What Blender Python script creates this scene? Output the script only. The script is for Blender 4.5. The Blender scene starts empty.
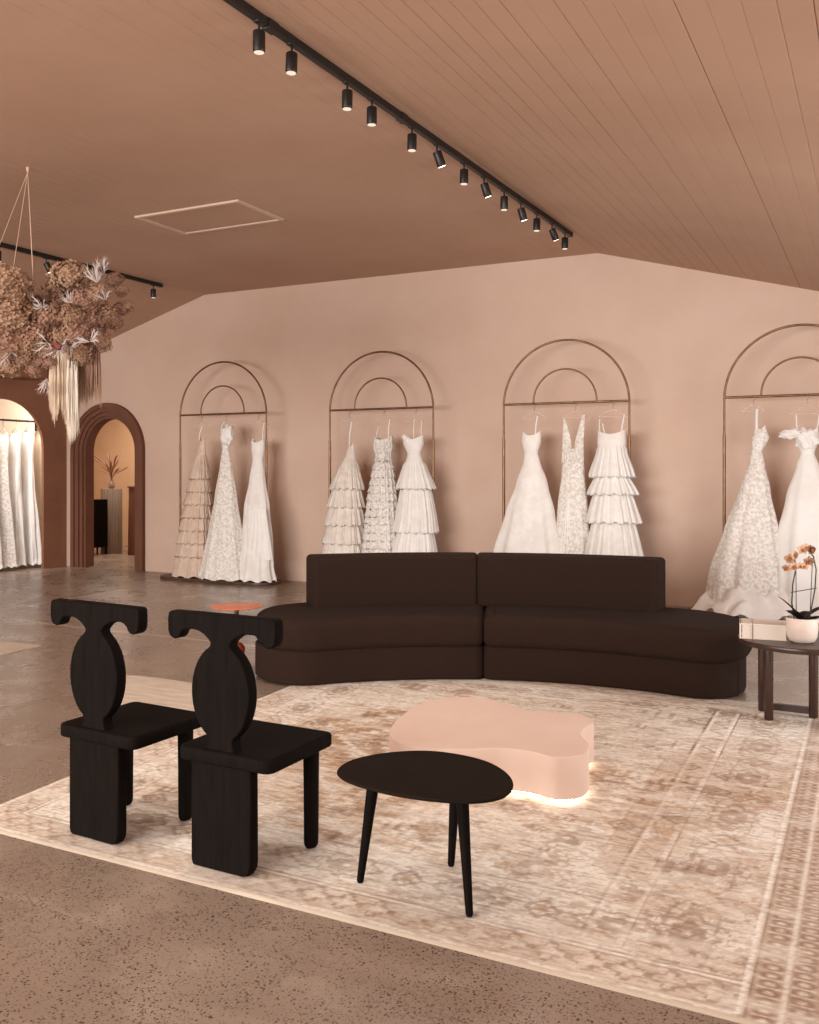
import bpy, bmesh, math, random
import numpy as np
from mathutils import Vector, Matrix, noise
PI = math.pi
C = bpy.context.scene.collection
random.seed(7)

# ------------------------------------------------------------------ materials
def lin(r, g, b):
    f = lambda v: (v/255/12.92) if v/255 <= .04045 else ((v/255+.055)/1.055)**2.4
    return (f(r), f(g), f(b), 1)
def mat(name, col, rough=.6, metal=0, spec=.5, **kw):
    m = bpy.data.materials.new(name); m.use_nodes = True
    b = m.node_tree.nodes['Principled BSDF']
    b.inputs['Base Color'].default_value = col
    b.inputs['Roughness'].default_value = rough
    b.inputs['Metallic'].default_value = metal
    b.inputs['Specular IOR Level'].default_value = spec
    for k, v in kw.items(): b.inputs[k.replace('_', ' ')].default_value = v
    return m
def nd(m, typ, **kw):
    n = m.node_tree.nodes.new(typ)
    for k, v in kw.items():
        if k[0] == '_': n.inputs[k[1:].replace('_', ' ')].default_value = v
        else: setattr(n, k, v)
    return n
def ln(m, a, b): m.node_tree.links.new(a, b)
def pb(m): return m.node_tree.nodes['Principled BSDF']
def coords(m, scale=(1,1,1)):
    t = nd(m, 'ShaderNodeTexCoord'); mp = nd(m, 'ShaderNodeMapping')
    mp.inputs['Scale'].default_value = scale
    ln(m, t.outputs['Object'], mp.inputs['Vector']); return mp.outputs['Vector']
def mixc(m, fac, a, b):
    n = nd(m, 'ShaderNodeMix', data_type='RGBA')
    for s, v in ((0, fac), (6, a), (7, b)):
        if hasattr(v, 'links'): ln(m, v, n.inputs[s])
        else: n.inputs[s].default_value = v
    return n.outputs[2]
def ramp(m, src, p0, p1, v0=0, v1=1):
    n = nd(m, 'ShaderNodeMapRange')
    for i, v in enumerate((p0, p1, v0, v1)): n.inputs[i+1].default_value = v
    ln(m, src, n.inputs[0]); return n.outputs[0]
def math_n(m, op, a, b):
    n = nd(m, 'ShaderNodeMath', operation=op)
    for i, v in enumerate((a, b)):
        if hasattr(v, 'links'): ln(m, v, n.inputs[i])
        else: n.inputs[i].default_value = v
    return n.outputs[0]
def noise_n(m, vec, scale, detail=3, rough=.5):
    n = nd(m, 'ShaderNodeTexNoise', _Scale=scale, _Detail=detail, _Roughness=rough)
    ln(m, vec, n.inputs['Vector']); return n.outputs[0]
def bump(m, src, strength, dist=.01):
    b = nd(m, 'ShaderNodeBump', _Strength=strength, _Distance=dist)
    ln(m, src, b.inputs['Height']); ln(m, b.outputs[0], pb(m).inputs['Normal'])
def noisy(name, c1, c2, scale, rough=.7, bstr=.2, bscale=None, bdist=.004, stretch=(1,1,1), spec=.5, lo=.35, hi=.65):
    m = mat(name, c1, rough, spec=spec); v = coords(m, stretch)
    n = noise_n(m, v, scale, 4, .6)
    ln(m, mixc(m, ramp(m, n, lo, hi), c1, c2), pb(m).inputs['Base Color'])
    if bstr: bump(m, noise_n(m, v, bscale or scale*8, 3), bstr, bdist)
    return m
def emit(name, col, s):
    m = bpy.data.materials.new(name); m.use_nodes = True
    m.node_tree.nodes.clear()
    e = nd(m, 'ShaderNodeEmission', _Color=col, _Strength=s); o = nd(m, 'ShaderNodeOutputMaterial')
    ln(m, e.outputs[0], o.inputs[0]); return m
def fabric(name, c1, c2, scale, thr=(.4, .6), tl=.12, bstr=.3, bscale=60):
    m = mat(name, c1, .85, spec=.2); v = coords(m)
    n = noise_n(m, v, scale, 4, .65)
    col = mixc(m, ramp(m, n, *thr), c1, c2)
    ln(m, col, pb(m).inputs['Base Color'])
    bump(m, noise_n(m, v, bscale, 3), bstr, .01)
    t = nd(m, 'ShaderNodeBsdfTranslucent'); ln(m, col, t.inputs[0])
    mx = nd(m, 'ShaderNodeMixShader'); mx.inputs[0].default_value = tl
    out = [x for x in m.node_tree.nodes if x.type == 'OUTPUT_MATERIAL'][0]
    ln(m, pb(m).outputs[0], mx.inputs[1]); ln(m, t.outputs[0], mx.inputs[2]); ln(m, mx.outputs[0], out.inputs[0])
    return m

M = {}
M['wall'] = noisy('blush_plaster', lin(208,180,162), lin(203,173,154), 1.3, .85, .35, 55, .004, spec=.2)
M['ceil'] = noisy('ceiling_paint', lin(184,149,126), lin(176,140,117), .7, .6, .15, 40, .003, spec=.3)
M['terra'] = noisy('terracotta_plaster', lin(146,101,78), lin(136,92,70), 2.0, .85, .3, 50, .004, spec=.2)
M['arch'] = noisy('dark_terracotta_paint', lin(112,72,54), lin(104,66,50), 3.0, .7, .15, 50, .003, spec=.3)
M['cream'] = noisy('cream_plaster', lin(228,210,186), lin(222,203,178), 2.0, .85, .2, 50, .003, spec=.2)
M['ochre'] = noisy('ochre_plaster', lin(212,176,142), lin(206,168,134), 2.0, .85, .2, 50, .003, spec=.2)
M['sofa'] = noisy('brown_wool', lin(45,29,21), lin(34,22,16), 160, .95, .6, 420, .003, spec=.15)
M['black_wood'] = noisy('black_stained_wood', lin(19,12,8), lin(11,7,5), 6, .75, .15, 30, .002, (8,8,1), spec=.06)
M['table_black'] = noisy('charcoal_stained_wood', lin(32,22,15), lin(24,17,12), 6, .75, .1, 30, .002, (1,8,8), spec=.06)
M['dark_wood'] = noisy('dark_walnut', lin(62,38,29), lin(45,27,21), 5, .38, .1, 30, .002, (8,8,1))
M['base_wood'] = noisy('bronze_plate', lin(84,58,44), lin(70,48,36), 5, .5, .1, 30, .002)
M['brass'] = noisy('aged_brass', lin(140,108,80), lin(110,82,60), 9, .38, .05, 60, .001)
pb(M['brass']).inputs['Metallic'].default_value = .7
M['pink'] = noisy('blush_lacquer', lin(216,190,174), lin(211,184,168), 2.5, .7, .15, 90, .001, spec=.3)
M['black'] = mat('matt_black_metal', lin(24,19,17), .45)
M['lens'] = emit('lamp_lens', (1,.86,.7,1), 9)
M['lens_dim'] = emit('lamp_lens_dim', (1,.8,.62,1), 1.0)
M['led'] = emit('led_strip', (1,.90,.78,1), 12)
M['white'] = fabric('white_tulle', lin(246,241,235), lin(238,230,223), 7)
M['silk'] = fabric('white_silk', lin(248,244,239), lin(243,237,231), 3, bstr=.05)
M['lace'] = fabric('ivory_lace', lin(247,242,236), lin(218,205,193), 38, (.42,.6), .12, .9, 45)
M['ivory'] = fabric('ivory_ruffle', lin(238,227,216), lin(222,208,196), 12, (.4,.6), .12)
M['blush'] = fabric('blush_tulle', lin(222,198,180), lin(208,182,162), 9)
M['veil'] = fabric('sheer_net', lin(238,228,219), lin(226,214,204), 5, tl=.5)
M['hanger'] = mat('clear_plastic', lin(225,205,190), .15, spec=.6, Alpha=.28)
M['hook'] = mat('hook_steel', lin(150,130,115), .3, 1)
M['hyd1'] = noisy('dried_hydrangea', lin(190,152,122), lin(132,96,74), 14, .9, 0)
M['hyd2'] = noisy('dried_hydrangea_rosy', lin(178,136,112), lin(120,84,68), 14, .9, 0)
M['stemm'] = mat('dried_stem', lin(110,82,62), .9)
M['leafw'] = mat('bleached_leaf', lin(176,160,152), .8)
M['red'] = mat('dried_red_petal', lin(120,58,50), .8)
M['fringe'] = noisy('bleached_fringe', lin(216,190,164), lin(196,168,142), 10, .9, 0)
M['fringe_brown'] = noisy('brown_fringe', lin(164,128,106), lin(142,106,86), 10, .9, 0)
M['fringe_white'] = noisy('white_fringe', lin(222,208,192), lin(206,190,172), 10, .9, 0)
M['cord'] = mat('pale_cord', lin(214,176,150), .8)
M['pedestal'] = noisy('grey_plaster', lin(150,132,118), lin(140,122,108), 4, .8, .2)
M['pampas'] = mat('pampas', lin(140,100,76), .95)
M['orange'] = mat('amber_glass', lin(226,134,98), .3, spec=.5, Transmission_Weight=.35)
M['amber'] = mat('red_amber_glass', lin(150,62,42), .15, spec=.6, Transmission_Weight=.3)
M['pot'] = noisy('blush_ceramic', lin(208,188,174), lin(199,178,163), 12, .6, .1)
M['book'] = noisy('cream_cloth', lin(212,198,184), lin(205,190,175), 30, .8, .1)
M['page'] = mat('paper', lin(206,192,178), .9)
M['leaf'] = noisy('orchid_leaf', lin(46,38,26), lin(34,28,20), 9, .45, .05)
M['petal'] = noisy('peach_petal', lin(230,196,164), lin(212,166,126), 40, .7, 0)
M['petal_dark'] = mat('orchid_throat', lin(150,82,50), .7)
M['soil'] = mat('soil', lin(50,38,30), .95)
M['frame_white'] = mat('added_window_frame', lin(60,50,44), .5)

# concrete floor
def concrete():
    m = mat('polished_concrete', lin(160,130,108), .3, spec=.5)
    v = coords(m)
    big = noise_n(m, v, .55, 4, .6); mid = noise_n(m, v, 3.2, 5, .65)
    c = mixc(m, ramp(m, big, .35, .65), lin(151,132,116), lin(127,108,94))
    c = mixc(m, ramp(m, mid, .55, .8, 0, .55), c, lin(178,158,141))
    c = mixc(m, ramp(m, noise_n(m, coords(m, (1,5,1)), 1.1, 4), .58, .8, 0, .4), c, lin(180,160,142))
    c = mixc(m, ramp(m, noise_n(m, v, 190, 2), .4, .75, 0, .35), c, lin(118,97,82))
    # dark aggregate specks
    def specks(scale, rad, thr, c, dark):
        vo = nd(m, 'ShaderNodeTexVoronoi', _Scale=scale); 
        wob = nd(m, 'ShaderNodeVectorMath', operation='ADD')
        nz = nd(m, 'ShaderNodeTexNoise', _Scale=150.0); ln(m, v, nz.inputs[0])
        sc = nd(m, 'ShaderNodeVectorMath', operation='SCALE'); sc.inputs['Scale'].default_value = .006
        ln(m, nz.outputs[1], sc.inputs[0]); ln(m, v, wob.inputs[0]); ln(m, sc.outputs[0], wob.inputs[1])
        ln(m, wob.outputs[0], vo.inputs['Vector'])
        sp = nd(m, 'ShaderNodeSeparateColor'); ln(m, vo.outputs['Color'], sp.inputs[0])
        inside = ramp(m, vo.outputs['Distance'], rad, rad*.75)
        dens = ramp(m, noise_n(m, v, 1.7, 3, .7), .38, .62, thr+.28, thr-.2)
        pick = math_n(m, 'GREATER_THAN', sp.outputs[0], dens)
        return mixc(m, math_n(m, 'MULTIPLY', math_n(m, 'MULTIPLY', inside, pick), .85), c, dark)
    c = specks(52, .24, .72, c, lin(50,32,25))
    c = specks(84, .33, .48, c, lin(56,37,29))
    c = specks(150, .38, .55, c, lin(78,55,43))
    # pale saw-cut joints
    sx = nd(m, 'ShaderNodeSeparateXYZ'); ln(m, v, sx.inputs[0])
    def line(out, at, w):
        return math_n(m, 'LESS_THAN', math_n(m, 'ABSOLUTE', math_n(m, 'SUBTRACT', out, at), 0), w)
    jt = math_n(m, 'MAXIMUM', line(sx.outputs[0], -7.47, .02), math_n(m, 'MULTIPLY', line(sx.outputs[1], 5.77, .02), math_n(m, 'LESS_THAN', sx.outputs[0], -3.9)))
    c = mixc(m, math_n(m, 'MULTIPLY', jt, .6), c, lin(205,180,156))
    ln(m, c, pb(m).inputs['Base Color'])
    ln(m, ramp(m, mid, .3, .7, .2, .38), pb(m).inputs['Roughness'])
    bump(m, noise_n(m, v, 6, 4), .06, .01)
    return m
M['floor'] = concrete()

# ------------------------------------------------------------------ mesh helpers
def tag(o, label=None, cat=None, group=None, kind=None):
    if label: o['label'] = label
    if cat: o['category'] = cat
    if group: o['group'] = group
    if kind: o['kind'] = kind
    return o
def empty(name, loc, label, cat, group=None, kind=None, rz=0):
    o = bpy.data.objects.new(name, None); C.objects.link(o); o.location = loc; o.rotation_euler.z = rz
    o.empty_display_size = .05
    return tag(o, label, cat, group, kind)
def obj(name, bm, m, parent=None, smooth=None, label=None):
    """link bm as one object; vertices are given in the parent's local space"""
    me = bpy.data.meshes.new(name)
    bmesh.ops.recalc_face_normals(bm, faces=bm.faces)
    if smooth is not None:
        a = math.radians(smooth)
        for f in bm.faces: f.smooth = len(f.verts) < 9
        for e in bm.edges:
            e.smooth = len(e.link_faces) == 2 and e.calc_face_angle(0) < a
    bm.to_mesh(me); bm.free()
    for mm in (m if isinstance(m, (list, tuple)) else [m]): me.materials.append(M[mm] if isinstance(mm, str) else mm)
    o = bpy.data.objects.new(name, me); C.objects.link(o)
    if parent: o.parent = parent
    if label: o['label'] = label
    return o
def copy_tree(o, parent=None):
    c = o.copy(); C.objects.link(c); c.parent = parent
    for ch in [x for x in list(o.children)]: copy_tree(ch, c)
    return c
def BM(): return bmesh.new()
def box(bm, x0, x1, y0, y1, z0, z1, bev=0, seg=2):
    r = bmesh.ops.create_cube(bm, size=1)
    vs = r['verts']
    bmesh.ops.scale(bm, vec=(x1-x0, y1-y0, z1-z0), verts=vs)
    bmesh.ops.translate(bm, vec=((x0+x1)/2, (y0+y1)/2, (z0+z1)/2), verts=vs)
    if bev: bmesh.ops.bevel(bm, geom=list({e for v in vs for e in v.link_edges}), offset=bev, segments=seg, affect='EDGES', profile=.5)
    return bm
def quad(bm, pts): return bm.faces.new([bm.verts.new(p) for p in pts])
def tube(bm, pts, r, seg=10, closed=False, caps=True):
    pts = [Vector(p) for p in pts]; n = len(pts)
    rr = r if isinstance(r, (list, tuple)) else [r]*n
    rings = []; up = None
    for i, p in enumerate(pts):
        a = pts[(i-1) % n] if closed else pts[max(i-1, 0)]; b = pts[(i+1) % n] if closed else pts[min(i+1, n-1)]
        t = (b-a).normalized()
        if up is None: up = t.orthogonal().normalized()
        up = (up - t*up.dot(t)).normalized(); s = t.cross(up)
        rings.append([bm.verts.new(p + (up*math.cos(q)+s*math.sin(q))*rr[i]) for q in [2*PI*k/seg for k in range(seg)]])
    for i in range(n if closed else n-1):
        A, B = rings[i], rings[(i+1) % n]
        for k in range(seg): bm.faces.new([A[k], A[(k+1) % seg], B[(k+1) % seg], B[k]])
    if caps and not closed:
        bm.faces.new(rings[0][::-1]); bm.faces.new(rings[-1])
    return bm
def lathe(bm, prof, seg=32, c=(0,0), cap=True):
    rings = [[bm.verts.new((c[0]+r*math.cos(2*PI*k/seg), c[1]+r*math.sin(2*PI*k/seg), z)) for k in range(seg)] for r, z in prof]
    for A, B in zip(rings, rings[1:]):
        for k in range(seg): bm.faces.new([A[k], A[(k+1) % seg], B[(k+1) % seg], B[k]])
    if cap: bm.faces.new(rings[0][::-1]); bm.faces.new(rings[-1])
    return bm
def smooth_loop(pts, sub=8):
    n = len(pts); out = []
    P = [Vector(p) for p in pts]
    for i in range(n):
        p0, p1, p2, p3 = P[i-1], P[i], P[(i+1) % n], P[(i+2) % n]
        for k in range(sub):
            t = k/sub
            out.append(.5*((2*p1)+(p2-p0)*t+(2*p0-5*p1+4*p2-p3)*t*t+(3*p1-p0-3*p2+p3)*t**3))
    return out
def inset(pts, d):
    n = len(pts); out = []
    for i in range(n):
        a, b = pts[i-1], pts[(i+1) % n]
        t = Vector((b[0]-a[0], b[1]-a[1])).normalized()
        out.append(Vector((pts[i][0]-t.y*d, pts[i][1]+t.x*d)))
    return out
def slab(bm, outline, levels):
    """outline CCW in XY; levels = [(z, inset)] bottom to top, capped"""
    rings = [[bm.verts.new((p[0], p[1], z)) for p in inset(outline, d)] for z, d in levels]
    n = len(outline)
    for A, B in zip(rings, rings[1:]):
        for k in range(n): bm.faces.new([A[k], A[(k+1) % n], B[(k+1) % n], B[k]])
    bm.faces.new(rings[0][::-1]); bm.faces.new(rings[-1])
    return bm
def round_levels(z0, z1, rb, rt, n=5):
    L = [(z0+rb*(1-math.cos(a)), rb*(1-math.sin(a))) for a in [PI/2*k/n for k in range(n+1)]] if rb else [(z0, 0)]
    T = [(z1-rt*(1-math.sin(a)), rt*(1-math.cos(a))) for a in [PI/2*k/n for k in range(n+1)]] if rt else [(z1, 0)]
    return L + T
def rrect(x0, x1, y0, y1, rs, n=6):
    """rs radii for corners (x1,y0),(x1,y1),(x0,y1),(x0,y0)"""
    out = []
    for (cx, cy, a0), r in zip(((x1, y0, -PI/2), (x1, y1, 0), (x0, y1, PI/2), (x0, y0, PI)), rs):
        r = max(r, 1e-4)
        ox = cx - r if cx == x1 else cx + r; oy = cy - r if cy == y1 else cy + r
        for k in range(n+1):
            a = a0 + PI/2*k/n; out.append(Vector((ox+r*math.cos(a), oy+r*math.sin(a))))
    return out
def prism_y(bm, outline, y0, y1, bev=.006):
    """outline in XZ extruded along Y, with rounded edges"""
    n = len(outline)
    area = sum(outline[i][0]*outline[(i+1) % n][1]-outline[(i+1) % n][0]*outline[i][1] for i in range(n))
    o = [Vector(p) for p in (outline if area > 0 else outline[::-1])]
    lv = [(y0, bev), (y0+bev*.3, bev*.3), (y0+bev, 0), (y1-bev, 0), (y1-bev*.3, bev*.3), (y1, bev)]
    rings = [[bm.verts.new((p[0], y, p[1])) for p in inset(o, d)] for y, d in lv]
    for A, B in zip(rings, rings[1:]):
        for k in range(n): bm.faces.new([A[k], A[(k+1) % n], B[(k+1) % n], B[k]])
    bm.faces.new(rings[0][::-1]); bm.faces.new(rings[-1])
    return bm

# ------------------------------------------------------------------ the room
WY = 9.3; LX = -10.0; RX = 2.2; FY = -4.2
def ceil_z(x):
    if x < -7.6: return 3.535 - .29*(-7.6-x)
    if x > -2.56: return 3.535 - .275*(x+2.56)
    return 3.535
bm = BM(); box(bm, -14, RX+.2, FY-.2, 13.5, -.1, 0)
tag(obj('floor', bm, 'floor'), kind='structure')
# board ceiling with real grooves
bm = BM(); prof = []
x = LX-.2
xs = []
while x < RX+.2:
    xs.append(x); x += .115
for i, x in enumerate(xs):
    g = (.0008 + .0022*random.random())*(2.0 if x > -2.56 else 1); w = .0022 if x < -2.56 else .003
    for dx, dz in ((-w, 0), (0, g), (w, 0)):
        prof.append((x+dx, ceil_z(x+dx)+dz))
for xc in (-7.6, -2.56): prof.append((xc, 3.535))
prof.sort()
A = [bm.verts.new((p[0], FY-.1, p[1])) for p in prof]; B = [bm.verts.new((p[0], WY+.1, p[1])) for p in prof]
At = [bm.verts.new((p[0], FY-.1, p[1]+.12)) for p in prof]; Bt = [bm.verts.new((p[0], WY+.1, p[1]+.12)) for p in prof]
for k in range(len(prof)-1):
    bm.faces.new([A[k], A[k+1], B[k+1], B[k]]); bm.faces.new([At[k], At[k+1], Bt[k+1], Bt[k]])
tag(obj('ceiling', bm, 'ceil'), kind='structure')

def arch_wall(bm, T, u0, u1, topf, ops, d0, d1):
    """wall in plane (u, depth, z); T maps (u, d, z)->xyz; ops = [(centre, radius, spring)]"""
    us = {u0, u1}
    for u in (-7.6, -2.56):
        if u0 < u < u1: us.add(u)
    for c, r, s in ops: us.update((c-r, c+r))
    us = sorted(us)
    def strip(ua, ub, ba, bb):
        for d in (d0, d1):
            quad(bm, [T(ua, d, ba), T(ub, d, bb), T(ub, d, topf(ub)), T(ua, d, topf(ua))])
    for a, b in zip(us, us[1:]):
        hit = [o for o in ops if abs((a+b)/2-o[0]) < o[1]]
        if not hit: strip(a, b, 0, 0); continue
        c, r, s = hit[0]; n = 40
        P = [(c-r*math.cos(PI*k/n), s+r*math.sin(PI*k/n)) for k in range(n+1)]
        for p, q in zip(P, P[1:]): strip(p[0], q[0], p[1], q[1])
        path = [(c-r, 0)] + P + [(c+r, 0)]
        for p, q in zip(path, path[1:]):
            quad(bm, [T(p[0], d0, p[1]), T(q[0], d0, q[1]), T(q[0], d1, q[1]), T(p[0], d1, p[1])])
bm = BM(); arch_wall(bm, lambda u, d, z: (u, d, z), LX, RX, lambda u: ceil_z(u)+.01, [(-9.225, .50, 1.575)], WY, WY+.16)
tag(obj('wall_back', bm, 'wall'), kind='structure')
bm = BM(); arch_wall(bm, lambda u, d, z: (d, u, z), FY, WY, lambda u: ceil_z(LX)+.01, [(8.28, .625, 1.61)], LX, LX-.04)
tag(obj('wall_left', bm, 'terra'), kind='structure')
bm = BM(); box(bm, RX, RX+.15, FY, WY, 0, ceil_z(RX)+.05)
tag(obj('wall_right', bm, 'wall'), kind='structure')
bm = BM()
tp = lambda u: ceil_z(u)
for a, b, z0, z1 in ((LX, -8.6, 0, None), (-.9, RX, 0, None), (-8.6, -7.6, 2.75, None), (-7.6, -2.56, 2.75, None), (-2.56, -.9, 2.75, None), (-8.6, -.9, 0, .12)):
    ta, tb = (z1, z1) if z1 is not None else (tp(a), tp(b))
    for y in (FY, FY-.15): quad(bm, [(a, y, z0), (b, y, z0), (b, y, tb), (a, y, ta)])
tag(obj('wall_front', bm, 'wall'), kind='structure')
w = empty('added_window_front', (-4.75, FY-.07, .12), None, None, kind='structure')  # unseen window, added behind the camera to go with the daylight
bm = BM()
for k in range(6): box(bm, -3.85+k*1.54-.03, -3.85+k*1.54+.03, -.03, .03, 0, 2.63)
box(bm, -3.85, 3.85, -.03, .03, 0, .06); box(bm, -3.85, 3.85, -.03, .03, 2.57, 2.63)
obj('added_window_frame', bm, 'frame_white', w)
w = empty('added_window_side', (RX-.01, 5.2, .35), None, None, kind='structure')  # unseen frame added on the solid wall around the side light
bm = BM()
for k in range(3): box(bm, -.02, .02, -1.5+k*1.5-.03, -1.5+k*1.5+.03, 0, 1.7)
box(bm, -.02, .02, -1.5, 1.5, -.05, .0); box(bm, -.02, .02, -1.5, 1.5, 1.7, 1.75)
obj('added_window_frame', bm, 'frame_white', w)
bm = BM(); box(bm, LX, LX+.4, 5.2, 8.6, 2.5, ceil_z(LX+.4)-.01)
bmesh.ops.delete(bm, geom=[f for f in bm.faces if f.normal.z > .5], context='FACES')
tag(obj('trim_1', bm, 'terra'), kind='structure')
# fitting room behind left arch, small room behind back arch
bm = BM()
for q in ([(-13, 5.8, 0), (-13, 9.42, 0), (-13, 9.42, 2.7), (-13, 5.8, 2.7)], [(-13, 5.8, 0), (-10.04, 5.8, 0), (-10.04, 5.8, 2.7), (-13, 5.8, 2.7)],
          [(-13, 9.25, 0), (-10.04, 9.25, 0), (-10.04, 9.25, 2.7), (-13, 9.25, 2.7)], [(-13, 5.8, 2.7), (-10.04, 5.8, 2.7), (-10.04, 9.25, 2.7), (-13, 9.25, 2.7)]):
    quad(bm, q)
tag(obj('wall_dressing_room', bm, 'cream'), kind='structure')
bm = BM()
for q in ([(-13.5, 9.47, 0), (-13.5, 12.2, 0), (-13.5, 12.2, 2.7), (-13.5, 9.47, 2.7)], [(-13.5, 12.2, 0), (-8, 12.2, 0), (-8, 12.2, 2.7), (-13.5, 12.2, 2.7)],
          [(-8, 9.47, 0), (-8, 12.2, 0), (-8, 12.2, 2.7), (-8, 9.47, 2.7)], [(-13.5, 9.47, 2.7), (-8, 9.47, 2.7), (-8, 12.2, 2.7), (-13.5, 12.2, 2.7)],
          [(-13.5, 9.47, 0), (-10, 9.47, 0), (-10, 9.47, 2.7), (-13.5, 9.47, 2.7)]):
    quad(bm, q)
tag(obj('wall_back_room', bm, 'ochre'), kind='structure')

# moulded arch surround (stepped)
def arch_band(bm, c, s, r0, r1, y0, y1, n=48):
    def path(r): return [(c-r, 0)] + [(c-r*math.cos(PI*k/n), s+r*math.sin(PI*k/n)) for k in range(n+1)] + [(c+r, 0)]
    I, O = path(r0), path(r1)
    for k in range(len(I)-1):
        a, b, e, f = I[k], I[k+1], O[k+1], O[k]
        quad(bm, [(p[0], y0, p[1]) for p in (a, b, e, f)])
        quad(bm, [(a[0], y0, a[1]), (b[0], y0, b[1]), (b[0], y1, b[1]), (a[0], y1, a[1])])
        quad(bm, [(f[0], y0, f[1]), (e[0], y0, e[1]), (e[0], y1, e[1]), (f[0], y1, f[1])])
d = empty('door_1', (-9.225, WY, 0), None, None, kind='structure')
for r0, r1, y0, y1 in ((.585, .645, -.06, .01), (.525, .59, -.035, .03), (.475, .53, -.008, .06), (.44, .50, .02, .17)):
    bm = BM(); arch_band(bm, 0, 1.575, r0, r1, y0, y1)
    bmesh.ops.remove_doubles(bm, verts=bm.verts, dist=1e-5)
    obj('arch_moulding', bm, 'arch', d, 40)

# ceiling hatch
h = empty('ceiling_hatch', (-5.2, 6.45, 3.535), 'square access hatch with pale raised edges in the flat ceiling', 'hatch')
bm = BM()
O_ = [(-.57, -.33), (.54, -.33), (.54, .33), (-.57, .33)]; I_ = [(-.535, -.295), (.505, -.295), (.505, .295), (-.535, .295)]
for i in range(4):
    j = (i+1) % 4
    quad(bm, [(*O_[i], -.016), (*O_[j], -.016), (*I_[j], -.016), (*I_[i], -.016)])
    quad(bm, [(*O_[i], -.016), (*O_[j], -.016), (*O_[j], 0), (*O_[i], 0)]); quad(bm, [(*I_[i], -.016), (*I_[j], -.016), (*I_[j], 0), (*I_[i], 0)])
obj('frame', bm, 'wall', h)
bm = BM(); box(bm, -.52, .50, -.29, .29, -.008, .0)
obj('panel', bm, 'ceil', h)

# ------------------------------------------------------------------ rugs
rng = np.random.default_rng(3)
def vnoise(X, Y, sx, sy, seed):
    r = np.random.default_rng(seed); G = r.random((256, 256))
    u, v = X*sx, Y*sy
    iu, iv = np.floor(u).astype(int), np.floor(v).astype(int); fu, fv = u-iu, v-iv
    fu = fu*fu*(3-2*fu); fv = fv*fv*(3-2*fv)
    g = lambda a, b: G[a % 256, b % 256]
    return (g(iu, iv)*(1-fu)+g(iu+1, iv)*fu)*(1-fv)+(g(iu, iv+1)*(1-fu)+g(iu+1, iv+1)*fu)*fv
def fbm(X, Y, sx, sy, seed, o=4):
    t = 0; a = .5; s = 0
    for k in range(o): t = t + a*vnoise(X, Y, sx*2**k, sy*2**k, seed+k); s += a; a *= .6
    return t/s
def ss(a, b, x): t = np.clip((x-a)/(b-a), 0, 1); return t*t*(3-2*t)
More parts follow.
